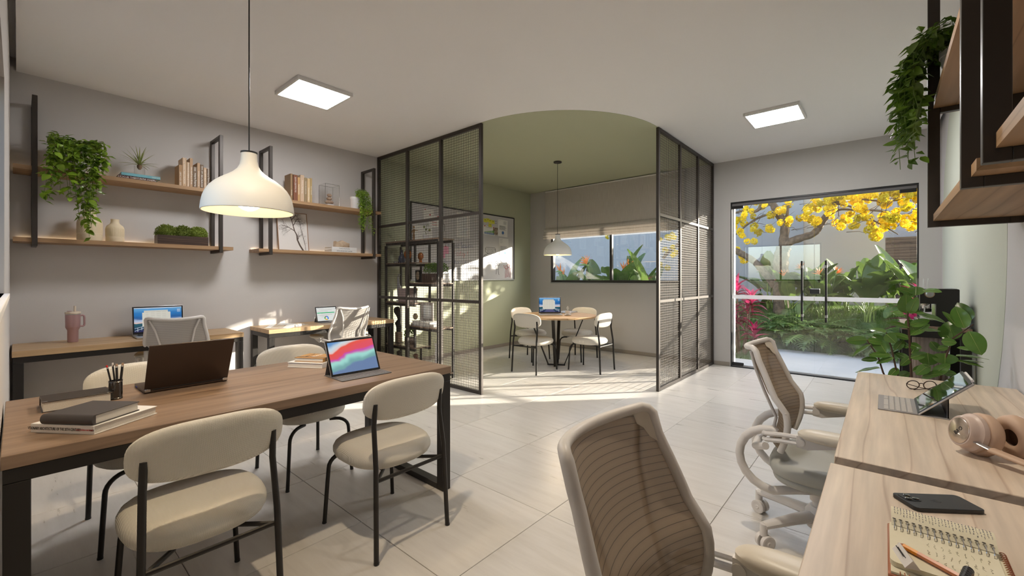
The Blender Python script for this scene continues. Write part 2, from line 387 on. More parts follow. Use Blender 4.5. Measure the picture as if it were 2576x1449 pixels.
# ceiling with a curtain slot along the two side walls
ceil = struct('ceiling', B().box(-.007, X1, -.456, Y1, H, H+.10), K['ceil'])
struct('ceiling_slab', B().box(X0-.15, X1+.15, Y0-.15, Y1+.15, H+.11, H+.25), K['ceil'], ceil)
pts = [(4.73+1.40*cos(a), 3.33+1.40*sin(a)) for a in [pi+pi/2*i/40 for i in range(41)]]
pts = [(3.33, Y1)] + pts + [(X1, 1.93), (X1, Y1)]
struct('painted_ceiling', B().prism(pts, 'z', H-.003, H-.0003), K['green'], ceil)
wl = struct('wall_left', B().box(X0-.15, X1+.15, Y1, Y1+.15, -.1, H+.11), K['wall'])
struct('painted_wall', B().box(3.345, X1, Y1-.003, Y1-.0003, 0, H), K['green'], wl)
def holed(ax, d0, d1, a0, a1, z0, z1, holes, m, name):
    b = B(); aa = sorted({a0, a1, *[h[0] for h in holes], *[h[1] for h in holes]}); zz = sorted({z0, z1, *[h[2] for h in holes], *[h[3] for h in holes]})
    for i in range(len(aa)-1):
        j = 0
        while j < len(zz)-1:
            am = (aa[i]+aa[i+1])/2
            full = lambda q: not any(h[0] < am < h[1] and h[2] < (zz[q]+zz[q+1])/2 < h[3] for h in holes)
            if not full(j): j += 1; continue
            k = j
            while k+1 < len(zz)-1 and full(k+1): k += 1
            c = (d0, d1, aa[i], aa[i+1]) if ax == 'x' else (aa[i], aa[i+1], d0, d1)
            b.box(*c, zz[j], zz[k+1]); j = k+1
    bmesh.ops.remove_doubles(b.bm, verts=b.bm.verts, dist=1e-5)
    return struct(name, b, m)
NW = (2.40, 4.905, 1.20, 2.26)          # meeting-corner window: y0 y1 z0 z1
DR = (-.302, 1.69, -.1, 2.382)          # glass door
CW = (1.24, 3.08, 1.21, 2.21)           # window beside the camera
wb = holed('x', X1, X1+.15, Y0-.15, Y1+.15, -.1, H+.11, [NW, DR], K['wallb'], 'wall_back')
wc = holed('x', X0-.15, X0, Y0-.15, Y1+.15, -.1, H+.11, [CW], K['wall'], 'wall_window_side')
wd = struct('wall_right', B().box(X0-.15, X1+.15, Y0-.15, Y0, -.1, H+.11), K['walld'])
cp = []
for i in range(73):
    a = 2*pi*i/72; cp.append((min(5.08+1.67*cos(a), X1), min(max(1.55+1.67*sin(a), .062), H)))
struct('painted_circle', B().prism(cp[:-1], 'y', Y0, Y0+.0015), K['walldg'], wd)
def baseb(name, segs):
    b = B()
    for s in segs: b.box(*s, 0, .058, bev=.002)
    struct(name, b, K['base'])
baseb('baseboard_left', [(X0, 3.31, Y1-.012, Y1), (3.35, X1-.012, Y1-.013, Y1-.003)])
baseb('baseboard_back', [(X1-.012, X1, 1.95, Y1-.012), (X1-.012, X1, 1.70, 1.915), (X1-.012, X1, Y0, -.31)])
baseb('baseboard_right', [(X0, X1-.012, Y0+.0015, Y0+.0135)])
baseb('baseboard_window_side', [(X0, X0+.0, Y0+.02, Y1-.02)] if 0 else [(X0, X0+.002, Y0+.02, Y1-.02)])
# windows
def frame_yz(b, x0, x1, y0, y1, z0, z1, w):
    b.box(x0, x1, y0, y1, z0, z0+w, bev=.003); b.box(x0, x1, y0, y1, z1-w, z1, bev=.003)
    b.box(x0, x1, y0, y0+w, z0+w, z1-w, bev=.003); b.box(x0, x1, y1-w, y1, z0+w, z1-w, bev=.003)
def window(name, x0, x1, o, mull, w, lab):
    b = B(); frame_yz(b, x0, x1, o[0], o[1], o[2], o[3], w)
    f = struct(name, b, K['blackp']); f['label'] = lab
    ys = [o[0]+w] + mull + [o[1]-w]
    for y in mull: struct('mullion', B().box(x0+.01, x1-.01, y-.022, y+.022, o[2]+w, o[3]-w, bev=.003), K['blackp'], f)
    xm = (x0+x1)/2
    for i in range(len(ys)-1):
        struct('pane', B().box(xm-.003, xm+.003, ys[i]+(.022 if i else 0), ys[i+1]-(.022 if i < len(ys)-2 else 0), o[2]+w, o[3]-w), K['pane'], f)
    return f
w1 = window('window_1', X1+.02, X1+.10, NW, [3.63], .045, 'black framed sliding window in the meeting corner under the roman blind')
struct('window_sill', B().box(X1-.012, X1+.16, NW[0], NW[1], NW[2]-.02, NW[2], bev=.003), K['conc'], w1)
w2 = window('window_2', X0-.14, X0-.09, CW, [2.16], .035, 'side window with pale reveal beside the desk with the tumbler')
struct('window_sill', B().box(X0-.15, X0+.017, CW[0]-.02, CW[1]+.02, CW[2]-.022, CW[2], bev=.002), K['ceil'], w2)
# glass double door
d1 = struct('door_1', B().box(X1+.01, X1+.06, DR[0], DR[1], 2.362, 2.382).box(X1+.01, X1+.06, DR[0], DR[0]+.014, 0, 2.362).box(X1+.01, X1+.06, DR[1]-.014, DR[1], 0, 2.362), K['blackp'])
d1['label'] = 'frameless glass double door to the garden with black pull handles'
struct('header_rail', B().box(X1+.02, X1+.055, DR[0]+.014, DR[1]-.014, 2.325, 2.362, bev=.003), K['grey'], d1)
struct('threshold', B().box(X1-.002, X1+.07, DR[0], DR[1], -.004, .006), K['blackp'], d1)
struct('bottom_rail', B().box(X1+.025, X1+.05, DR[0]+.014, DR[1]-.014, .006, .028, bev=.002), K['steel'], d1)
for i, (a, b2) in enumerate(((DR[0]+.016, .689), (.693, DR[1]-.016))):
    pn = struct('glass_leaf', B().box(X1+.032, X1+.042, a, b2, .01, 2.335), K['pane'], d1)
    struct('frosted_band', B().box(X1+.0295, X1+.0315, a, b2, .985, 1.040), K['frost'], pn)
    hy = a if i == 0 else b2
    s = 1 if i == 0 else -1
    for z in (.012, 2.285): struct('hinge', B().box(X1+.022, X1+.052, min(hy, hy+s*.15), max(hy, hy+s*.15), z, z+.05, bev=.008, seg=2), K['blackp'], pn)
    y = .562 if i == 0 else .819
    hb = B().tube([(X1-.03, y, .715), (X1-.03, y, 1.507)], .0125, 12); 
    struct('pull_handle', hb, K['blackp'], pn)
    hs = B()
    for z in (.79, 1.43): hs.tube([(X1-.03, y, z), (X1+.033, y, z)], .009, 8).tube([(X1-.03, y, z-.016), (X1-.03, y, z+.016)], .0155, 12)
    struct('handle_mount', hs, K['steel'], pn)
lk = B().box(X1+.012, X1+.06, .63, .74, 1.075, 1.145, bev=.01, seg=2)
struct('lock_case', lk, K['blackp'], d1)
struct('door_reveal', B().box(X1+.0701, X1+.15, DR[1]-.03, DR[1], 0, 2.382).box(X1+.0701, X1+.15, DR[0], DR[0]+.01, 0, 2.382), K['ceil'], d1)
# roman blind
def linen():
    m = mat('linen_blind', (.70, .66, .61), .95, spec=.1); L = m.node_tree.links.new; p = m.node_tree.nodes['Principled BSDF']
    tc = N(m, 'ShaderNodeTexCoord'); mp = N(m, 'ShaderNodeMapping'); mp.inputs['Scale'].default_value = (1, 160, 4); L(tc.outputs['Object'], mp.inputs[0])
    n = N(m, 'ShaderNodeTexNoise'); n.inputs['Scale'].default_value = 1.5; n.inputs['Detail'].default_value = 4; L(mp.outputs[0], n.inputs['Vector'])
    cr = ramp(m, [(.3, (.63, .585, .54)), (.7, (.76, .72, .67))]); L(n.outputs['Fac'], cr.inputs['Fac']); L(cr.outputs['Color'], p.inputs['Base Color'])
    tl = N(m, 'ShaderNodeBsdfTranslucent'); L(cr.outputs['Color'], tl.inputs[0]); x = N(m, 'ShaderNodeMixShader'); x.inputs[0].default_value = .35
    L(p.outputs[0], x.inputs[1]); L(tl.outputs[0], x.inputs[2]); L(x.outputs[0], m.node_tree.nodes['Material Output'].inputs[0]); return m
K['linen'] = linen()
bl = thing('roman_blind', 'beige linen roman blind, half lowered over the window of the meeting corner', 'blind', (X1, 0, 0))
BY0, BY1 = 2.34, 5.01
obj('head_rail', B().box(-.035, -.003, BY0, BY1, 2.950, 2.972, bev=.002), K['white'], bl)
obj('panel', B().box(-.030, -.024, BY0, BY1, 2.235, 2.952), K['linen'], bl)
for i, z in enumerate((2.43, 2.70)): obj('seam', B().box(-.0315, -.030, BY0, BY1, z, z+.004), K['linen'], bl)
for i, (zt, zb, ox) in enumerate(((2.25, 2.16, .045), (2.19, 2.115, .058), (2.145, 2.075, .070), (2.10, 2.035, .060))):
    pr = [(-.025, zt), (-.025-ox*.55, zt-.012), (-.025-ox, (zt+zb)/2), (-.025-ox*.9, zb+.01), (-.025-ox*.6, zb), (-.029-ox*.5, zb+.004), (-.02-ox*.8, zb+.014), (-.018-ox*.85, (zt+zb)/2), (-.02-ox*.5, zt-.02), (-.020, zt-.008)]
    obj('fold', B().prism(pr, 'y', BY0-.006*i, BY1+.006*i), K['linen'], bl, ang=60)
# ceiling panels
PM = mat('panel_diffuser', (.9, .88, .85), .6, emit=((1, .98, .97), PANEL_W))
def panel(x0, y0, lab):
    t = thing('ceiling_light', lab, 'ceiling light', (x0+.247, y0+.248, H), group='square ceiling panels')
    f = B(); w = .247
    for a in ((-w, w, -w, -w+.02), (-w, w, w-.02, w), (-w, -w+.02, -w+.02, w-.02), (w-.02, w, -w+.02, w-.02)): f.box(*a, -.033, 0, bev=.002)
    obj('frame', f, K['panelf'], t); obj('diffuser', B().box(-w+.02, w-.02, -w+.02, w-.02, -.031, -.006), PM, t)
panel(1.539, 3.707, 'square white ceiling panel light over the desks on the shelf wall')
panel(4.93, .612, 'square white ceiling panel light between mesh partition and trailing ivy')
# mesh partitions
def wires(b, a0, a1, z0, z1, off):
    n = int(round((a1-a0)/.0290)); k = int(round((z1-z0)/.0295))
    for i in range(1, n): a = a0+(a1-a0)*i/n; b.box(a-.0014, a+.0014, off-.0014, off+.0014, z0, z1)
    for j in range(1, k): z = z0+(z1-z0)*j/k; b.box(a0, a1, off-.0042, off-.0014, z-.0014, z+.0014)
def partition(name, lab, loc, rz, Ln):
    t = thing(name, lab, 'partition', loc, rz); w = .042
    ps = [0, (Ln-w)/3, (Ln-w)*2/3, Ln-w]
    for p in ps: obj('post', B().box(p, p+w, -.016, .016, 0, H-.003, bev=.002), K['brown'], t)
    rz_ = [(0, .04), (1.0, 1.035), (1.985, 2.02), (H-.045, H-.003)]
    for i in range(3):
        for (a, c) in rz_: obj('rail', B().box(ps[i]+w, ps[i+1], -.016, .016, a, c, bev=.002), K['brown'], t)
        for q in range(3):
            b = B()
            for off in (.002,): wires(b, ps[i]+w, ps[i+1], rz_[q][1], rz_[q+1][0], off)
            obj('mesh_panel', b, K['wire'], t, smooth=False, kind='stuff')
partition('mesh_partition', 'tall dark metal mesh partition in front of the black staggered bookcase', (3.345, 3.335, 0), pi/2, Y1-3.335)
partition('mesh_partition', 'tall dark metal mesh partition between the round table and the glass door', (4.73, 1.932, 0), 0, X1-4.73)
# ------------------------------------------------------------------ tables and desks
def desk(name, lab, x0, x1, y0, y1, zt, th, wd, cat, grp=None, leg=.06, apron=.035, brow=.0):
    cx, cy = (x0+x1)/2, (y0+y1)/2; t = thing(name, lab, cat, (cx, cy, 0), group=grp); a, c = (x1-x0)/2, (y1-y0)/2
    obj('tabletop', B().box(-a, a, -c, c, zt-th, zt, bev=.002), wd, t)
    zb = zt-th; e = .004
    for s in (-1, 1):
        xa, xb = (s*(a-e), s*(a-e-leg)); xa, xb = min(xa, xb), max(xa, xb)
        for q in (-1, 1):
            ya, yb = sorted((q*(c-e), q*(c-e-leg)))
            obj('leg', B().box(xa, xb, ya, yb, .0, zb-apron, bev=.002), K['black'], t)
        obj('foot_rail', B().box(xa, xb, -c+e+leg, c-e-leg, 0, leg*.6, bev=.002), K['black'], t)
        obj('end_rail', B().box(xa, xb, -c+e+apron, c-e-apron, zb-apron, zb, bev=.002), K['black'], t)
    for q in (-1, 1):
        ya, yb = sorted((q*(c-e), q*(c-e-apron)))
        obj('apron', B().box(-a+e, a-e, ya, yb, zb-apron, zb, bev=.002), K['black'], t)
    return t
TZ, DZ = .745, .740
desk('meeting_table', 'long walnut meeting table on a black square steel frame under the white pendant', -.034, 1.732, 1.992, 2.884, TZ, .042, K['walnut'], 'table', leg=.058, apron=.045)
desk('desk', 'oak desk on the shelf wall carrying the pink tumbler', -.028, 1.482, 4.83, 5.405, DZ, .045, K['oak'], 'desk', 'wooden desks along the walls', leg=.055, apron=.045)
desk('desk', 'oak desk on the shelf wall carrying the open magazine', 1.722, 3.24, 4.86, 5.405, DZ, .045, K['oak'], 'desk', 'wooden desks along the walls', leg=.055, apron=.045)
desk('desk', 'pale maple desk carrying the beige headphones', 1.613, 3.160, -.484, .114, TZ, .045, K['maple'], 'desk', 'wooden desks along the walls', leg=.055, apron=.045)
desk('desk', 'pale maple desk carrying the spiral notepad', .03, 1.548, -.484, .118, TZ, .045, K['maple'], 'desk', 'wooden desks along the walls', leg=.055, apron=.045)
# ------------------------------------------------------------------ dining chairs (front is +y)
def make_chair(lab):
    t = thing('dining_chair', lab, 'chair', group='cream upholstered dining chairs')
    def sw(p): return V((p.x, p.y+.01, p.z - .012*(p.y/.2)**2*(1 if p.z > 0 else 0)))
    obj('seat', B().pad(.45, .475, .105, n=2.6, seg=44, warp=sw), K['fab'], t, (0, .015, .415))
    def bw(p):       # pad made in x/y, stood upright and curved round the sitter
        x, z, d = p.x, p.y, p.z; y = -d + .55*(x*x) - z*.18
        return V((x, y, z))
    obj('backrest', B().pad(.465, .20, .058, n=2.9, seg=48, warp=bw), K['fab'], t, (0, -.215, .707))
    for s in (-1, 1):
        obj('rear_leg', B().tube([(s*.206, -.252, 0), (s*.196, -.232, .42), (s*.19, -.205, .60), (s*.188, -.214, .705)], .0115, 12), K['black'], t)
        p = [(s*.205, .245, 0), (s*.192, .237, .22), (s*.188, .234, .285)] + [(s*(.188-.075*(1-cos(a))), .234-.03*(1-cos(a)), .285+.070*sin(a)) for a in (.25, .5, .75, 1.0, 1.25, 1.5)] + [(s*.08, .19, .357)]
        obj('front_leg', B().tube(p, .0105, 10), K['black'], t)
        obj('side_rail', B().tube([(s*.197, -.235, .355), (s*.10, -.14, .357), (s*.09, .19, .357)], .009, 8), K['black'], t)
        obj('foot_cap', B().lathe([(.0125, 0), (.0125, .008)], 10, (s*.206, -.2525, 0)).lathe([(.0115, 0), (.0115, .008)], 10, (s*.205, .2455, 0)), K['blackp'], t)
    obj('cross_rail', B().tube([(-.19, -.228, .357), (.19, -.228, .357)], .009, 8), K['black'], t)
    return t
CH = [(.447, 1.966, 0, 'cream dining chair seen from behind beside the white book stack end of the meeting table'),
      (1.257, 1.966, 0, 'cream dining chair seen from behind at the meeting table corner, closest to the tablet'),
      (.452, 2.945, pi, 'cream dining chair across the meeting table, behind the pencil cup'),
      (1.265, 2.945, pi, 'cream dining chair across the meeting table, behind the tan notebook'),
      (4.715, 3.672, -pi/2+.04, 'cream dining chair at the round table, in front of the open silver laptop'),
      (5.275, 3.105, .02, 'cream dining chair at the round table, turned from the mesh wall with sunlit back'),
      (5.35, 4.27, pi-.1, 'cream dining chair at the round table, standing next to the green wall'),
      (5.86, 3.69, pi/2+.02, 'cream dining chair at the round table, on the window side behind the closed laptop')]
c0 = None
for (x, y, rz, lab) in CH:
    if c0 is None: c0 = make_chair(lab); c0.location = (x, y, 0); c0.rotation_euler.z = rz
    else: dup(c0, (x, y, 0), rz, lab)
# ------------------------------------------------------------------ round table
RT = (5.21, 3.655)
t = thing('round_table', 'small round oak table on black crossed steel legs in the green corner', 'table', (*RT, 0))
obj('tabletop', B().lathe([(.55, .712), (.578, .715), (.58, .72), (.58, .738), (.577, .741), (.55, .742)], 64), K['oak'], t)
for a in (.5, 2.07, 3.64, 5.21):
    c, s = cos(a), sin(a); obj('leg', B().bar((.12*c, .12*s, .012), (.40*c, .40*s, .712), .045, .014, up=(c, s, 0)), K['black'], t)
for a in (.5, 2.07): c, s = cos(a), sin(a); obj('foot_bar', B().bar((-.13*c, -.13*s, .008), (.13*c, .13*s, .008), .045, .014), K['black'], t)
obj('top_plate', B().box(-.3, .3, -.03, .03, .704, .712).box(-.03, .03, -.3, .3, .704, .7119), K['black'], t)
# ------------------------------------------------------------------ pendant lamps
BM = mat('bulb_glow', (1, .9, .7), .5, emit=((1, .80, .50), BULB_W))
def pendant(lab, x, y, zr, rr, hgt, PW):
    t = thing('pendant_lamp', lab, 'pendant lamp', (x, y, zr)); k = rr
    pr = [(1, 0), (1.0, .03), (.985, .17), (.955, .32), (.91, .44), (.84, .56), (.74, .67), (.61, .775), (.47, .865), (.345, .955), (.255, 1.05), (.205, 1.15), (.18, 1.27), (.172, 1.44)]
    sc = hgt/1.44
    o = [(r*k, z*sc) for r, z in pr]; i = [((r-.035)*k, max(z*sc-.01, 0)) for r, z in pr]
    obj('shade', B().lathe(o + [(.15*k, o[-1][1]+.002)], 56, cap=False), K['whitem'], t, ang=60)
    obj('rim', B().lathe([(k*.965, 0), (k*.975, -.003), (k*.99, -.003), (k, 0)], 56, cap=False), K['whitem'], t)
    obj('inner_shade', B().lathe(i, 48, cap=False), K['lampin'], t, ang=60)
    obj('cap', B().lathe([(.172*k, o[-1][1]), (.185*k, o[-1][1]+.003), (.185*k, o[-1][1]+.008), (.05*k, o[-1][1]+.013)], 32), K['blackp'], t)
    obj('bulb', B().ball((0, 0, hgt*.22), .3*k, 20), BM, t)
    l = D.objects.new('pendant_glow', D.lights.new('pendant_glow', 'SPOT')); C.objects.link(l); l.parent = t; l.location = (0, 0, .02); l.data.energy = PW; l.data.spot_size = R(150); l.data.spot_blend = .5; l.data.color = (1, .80, .54); l.data.shadow_soft_size = .05
    obj('lamp_holder', B().lathe([(.10*k, hgt*.34), (.10*k, hgt*.75)], 16), K['white'], t)
    obj('cord', B().tube([(0, 0, o[-1][1]+.012), (0, 0, H-zr-.02)], .0032, 8), K['blackp'], t)
    obj('ceiling_rose', B().lathe([(.055, H-zr-.022), (.06, H-zr-.018), (.06, H-zr)], 32), K['blackp'], t)
    return t
pendant('large white bell pendant lamp hanging over the long meeting table', .772, 2.44, 1.618, .205, .295, 16)
pendant('small white bell pendant lamp hanging over the round table', 5.18, 3.61, 1.622, .205, .295, 45)
# ------------------------------------------------------------------ wall shelf units (frames against the wall, local x along the wall, y out of it)
def shelf_unit(lab, x, y, flip, f0, f1, s0, s1):
    t = thing('wall_shelf', lab, 'shelf', (x, y, 1.54), 0, 'oak wall shelves in black frames'); g = -1 if flip else 1
    for fx in (f0, f1):
        fr = B(); D2 = .322
        def bx(a, b2, c, d): fr.box(fx, fx+.03, min(a*g, b2*g), max(a*g, b2*g), c, d, bev=.0015)
        w = B().box(fx, fx+.03, min(0, .045*g), max(0, .045*g), 0, 1.195, bev=.0015); obj('wall_post', w, K['brown'], t)
        w = B().box(fx, fx+.03, min((D2-.045)*g, D2*g), max((D2-.045)*g, D2*g), 0, 1.195, bev=.0015); obj('outer_post', w, K['brown'], t)
        for z in (0, .575, 1.165):
            w = B().box(fx, fx+.03, min(.045*g, (D2-.045)*g), max(.045*g, (D2-.045)*g), z, z+.03 if z != .575 else z+.024, bev=.0015); obj('cross_bar', w, K['brown'], t)
    # two boards rest on the cross bars, notched behind the outer posts
    for z in (.030, .600): obj('shelf_board', B().box(s0, s1, min(.046*g, .276*g), max(.046*g, .276*g), z, z+.034).box(f0+.031, f1-.001, min(.002*g, .046*g), max(.002*g, .046*g), z, z+.034).box(f0+.031, f1-.001, min(.276*g, .302*g), max(.276*g, .302*g), z, z+.034).box(s0, f0-.001, min(.276*g, .302*g), max(.276*g, .302*g), z, z+.034).box(f1+.031, s1, min(.276*g, .302*g), max(.276*g, .302*g), z, z+.034).box(s0, f0-.001, min(.002*g, .046*g), max(.002*g, .046*g), z, z+.034).box(f1+.031, s1, min(.002*g, .046*g), max(.002*g, .046*g), z, z+.034), K['shelf'], t, smooth=False)
    if flip:
        for z in (.0645, .6345): obj('led_strip', B().box(s0+.02, s1-.02, -.012, -.004, z, z+.005), LEDM, t, smooth=False)
    return t
LEDM = mat('warm_led_tape', (1, .85, .6), .5, emit=((1, .72, .42), LED_W))
shelf_unit('oak wall shelf unit holding the cream vases and the bush planter', 0, Y1, True, .075, 1.343, -.024, 1.47)
shelf_unit('oak wall shelf unit holding the framed tree picture and stone sculpture', 0, Y1, True, 1.813, 3.08, 1.712, 3.205)
shelf_unit('oak wall shelf unit seen from below with a white pot of trailing ivy', 0, Y0, False, 1.79, 3.045, 1.695, 3.17)
shelf_unit('oak wall shelf unit seen from below, cut off by the picture edge', 0, Y0, False, .18, 1.43, .085, 1.555)
SL, SU = 1.54+.064, 1.54+.634      # board tops
# ------------------------------------------------------------------ office chairs (front is +y)
def meshmat():
    m = mat('chair_mesh', (.33, .255, .18), .8); L = m.node_tree.links.new; nt = m.node_tree; p = nt.nodes['Principled BSDF']
    tc = N(m, 'ShaderNodeTexCoord'); sp = N(m, 'ShaderNodeSeparateXYZ'); L(tc.outputs['Object'], sp.inputs[0])
    mu = N(m, 'ShaderNodeMath', operation='MULTIPLY'); mu.inputs[1].default_value = 62; L(sp.outputs[2], mu.inputs[0])
    fr = N(m, 'ShaderNodeMath', operation='FRACT'); L(mu.outputs[0], fr.inputs[0])
    cr = ramp(m, [(.03, (.09, .07, .05)), (.10, (.30, .225, .155)), (.55, (.32, .24, .165)), (.97, (.29, .215, .15))]); L(fr.outputs[0], cr.inputs['Fac']); L(cr.outputs['Color'], p.inputs['Base Color'])
    tr = N(m, 'ShaderNodeBsdfTransparent'); tl = N(m, 'ShaderNodeBsdfTranslucent'); L(cr.outputs['Color'], tl.inputs[0])
    a = N(m, 'ShaderNodeMixShader'); a.inputs[0].default_value = .3; L(p.outputs[0], a.inputs[1]); L(tl.outputs[0], a.inputs[2])
    x = N(m, 'ShaderNodeMixShader'); x.inputs[0].default_value = .965; L(tr.outputs[0], x.inputs[1]); L(a.outputs[0], x.inputs[2]); L(x.outputs[0], nt.nodes['Material Output'].inputs[0]); return m
def meshmatw():
    m = meshmat(); m.name = 'chair_mesh_pale'
    for n in m.node_tree.nodes:
        if n.type == 'VALTORGB':
            for e, c in zip(n.color_ramp.elements, ((.30, .28, .26), (.50, .47, .44), (.50, .47, .44), (.42, .40, .37))): e.color = (*c, 1)
    return m
K['cmesh'] = meshmat(); K['cmeshw'] = meshmatw()
def bspine(v):      # side profile of the back, v 0 bottom .. 1 top -> (y, z)
    z = .455+.470*v
    y = -.190 + .035*sin(min(v/.55, 1)*pi*.9) - .115*max(v-.42, 0)/.58 - .02*max(v-.8, 0)
    return y, z
def bw(v): return .205 + .025*sin(min(1, v*1.15)*pi) - .004*v     # half width
def office_chair(lab, x, y, rz, mesh, arms=True, spin=0.3):
    t = thing('office_chair', lab, 'office chair', (x, y, 0), rz, group='white ergonomic mesh office chairs'); Wm = K['chairw']
    def P(u, v, off=0):       # u -1..1 across, v up the back
        y, z = bspine(v); w = bw(v); return V((u*w, y + .05*u*u - .018*(1-u*u)*1 + off, z + .018*u*u*(v > .9)*1))
    loop = [P(-1, v/14) for v in range(0, 14)] + [P(-1+.08*k, 1 - .002*abs(k)) for k in (0,)]
    top = [P(-.97, .985), P(-.9, 1.0)] + [P(-.9+1.8*i/12, 1.0) for i in range(1, 12)] + [P(.9, 1.0), P(.97, .985)]
    pts = [P(-1, .02+.94*i/14) for i in range(15)] + top + [P(1, .02+.94*(14-i)/14) for i in range(15)]
    obj('back_frame', B().tube(pts, [.0145]*15 + [.0135]*len(top) + [.0145]*15, 12), Wm, t, ang=60)
    obj('mesh_back', B().grid(lambda u, v: P((u*2-1)*.97, .03+v*.955), 16, 26), mesh, t, ang=80)
    pc = B()
    for s in (-1, 1):
        obj('corner_patch', B().grid(lambda u, v: P(s*(.74+.245*u), .985-(.05+.10*u)*v, .007), 4, 3), K['armpad'], t, ang=80)
        q = [P(s*.86, .96, -.010), P(s*.66, .80, -.011), P(s*.50, .55, -.012), P(s*.46, .30, -.012), P(s*.50, .05, -.012)]
        obj('back_brace', B().tube(q, .0075, 8), Wm, t)
        obj('pivot_screw', B().ball((s*.236, bspine(.35)[0]+.045, .655), .008, 10), Wm, t)
    # big C shaped carrier on both sides under the seat
    for s in (-1, 1):
        arcp = [(s*.175, -.155+.0, .60)] + [(s*(.175-.02*i/10), -.175-.145*sin(pi*i/10), .46+.15*cos(pi*i/10)) for i in range(11)] + [(s*.10, -.08, .322), (s*.06, .02, .335)]
        obj('carrier_tube', B().tube(arcp, .020, 10), Wm, t, ang=70)
    obj('lumbar_bar', B().tube([(-.19, -.20, .53), (-.13, -.255, .50), (0, -.27, .49), (.13, -.255, .50), (.19, -.20, .53)], .018, 10), Wm, t)
    obj('seat', B().pad(.49, .46, .085, n=3.2, seg=44, pw=2.6), K['seatg'], t, (0, .025, .435))
    obj('seat_shell', B().pad(.46, .42, .05, n=3.2, seg=36), K['seatg'], t, (0, .02, .388))
    obj('under_seat_box', B().box(-.09, .09, -.12, .12, .33, .372, bev=.015, seg=2), Wm, t)
    for s in (-1, 1):
        obj('armrest_pad', B().pad(.098, .275, .05, n=2.6, seg=28), K['armpad'], t, (s*.285, .078, .652))
        obj('arm_bracket', B().prism([(-.06, .645), (.13, .645), (.125, .63), (-.02, .59), (-.06, .595)], 'x', s*.285-.022, s*.285+.022), Wm, t, ang=30)
        obj('arm_knob', B().lathe([(.017, 0), (.017, .05)], 14, mx=M.Translation((s*.285-.025, -.045, .618)) @ M.Rotation(pi/2, 4, 'Y')), Wm, t)
        for dz in (0, .028): obj('arm_tube', B().tube([(s*.285, -.05, .605+dz), (s*.283, -.12, .60+dz), (s*.262, -.185, .585+dz), (s*.225, -.20, .575+dz)], .0105, 8), Wm, t)
    for o in t.children:
        if o.name.split('.')[0] in ('carrier_tube', 'lumbar_bar', 'seat', 'seat_shell', 'under_seat_box', 'armrest_pad', 'arm_bracket', 'arm_knob', 'arm_tube'): o.location.z -= .058
    obj('gas_column', B().lathe([(.034, .13), (.034, .20), (.045, .20), (.046, .275)], 20), Wm, t)
    obj('hub', B().lathe([(.06, .075), (.068, .09), (.064, .15), (.045, .175)], 24), Wm, t)
    for k in range(5):
        a = spin + k*2*pi/5; c, s = cos(a), sin(a)
        lg = B().tube([(.035*c, .035*s, .130), (.15*c, .15*s, .124), (.31*c, .31*s, .108)], [.036, .030, .022], 10, flat=.75)
        lg.tube([(.31*c, .31*s, .118), (.31*c, .31*s, .062)], .017, 10)
        o = obj('base_leg', lg, Wm, t)
        cs = B()
        for q in (-1, 1):
            mx = M.Translation((.315*c - q*.018*s - .012*c, .315*s + q*.018*c - .012*s, .034)) @ M.Rotation(a, 4, 'Z') @ M.Rotation(pi/2, 4, 'X')
            cs.lathe([(.0, -.011), (.008, -.013), (.010, -.010), (.024, -.010), (.027, -.011), (.034, -.009), (.034, .009), (.027, .011), (.024, .010), (.010, .010), (.008, .013), (0, .011)], 20, mx=mx, cap=False)
        obj('caster', cs, Wm, o)
    return t
office_chair('white mesh office chair at the notepad desk, its tan back filling the lower middle', .90, .225, pi, K['cmesh'], spin=.5)
office_chair('white mesh office chair at the headphones desk, with casters in view', 2.555, .232, pi, K['cmesh'], spin=.56)
office_chair('white mesh office chair seen from behind at the tumbler desk', .925, 4.98, -.10+0, K['cmeshw'], spin=.2) if 0 else None
office_chair('white mesh office chair seen from behind at the tumbler desk', .985, 4.90, -.34, K['cmeshw'], spin=.2)
office_chair('white mesh office chair seen from behind at the magazine desk, dappled by sunlight', 2.60, 4.985, .02, K['cmeshw'], spin=.6)

# unseen ceiling downlights, added out of view to warm the floor and desks
def added_downlight(lab, x, y, tx, ty, W_, col):
    t = thing('added_downlight', lab, 'added_downlight', (x, y, H), group='added unseen downlights')
    obj('trim_ring', B().lathe([(.038, -.001), (.05, -.004), (.052, 0)], 32, cap=False), K['white'], t); obj('lens', B().lathe([(0, -.001), (.038, -.001)], 24, cap=False), BM, t)
    l = D.objects.new('downlight_lamp', D.lights.new('downlight_lamp', 'SPOT')); C.objects.link(l); l.parent = t; l.location = (0, 0, -.02)
    l.rotation_euler = V((x-tx, y-ty, H)).to_track_quat('Z', 'Y').to_euler(); l.data.energy = W_; l.data.spot_size = R(95); l.data.spot_blend = .8; l.data.color = col; l.data.shadow_soft_size = .035
added_downlight('added unseen warm spotlight over the near side of the meeting table', .55, 1.45, .75, 2.0, 60, (1, .80, .54))
added_downlight('added unseen warm spotlight over the maple desks', 1.75, .60, 2.0, -.05, 60, (1, .88, .72))
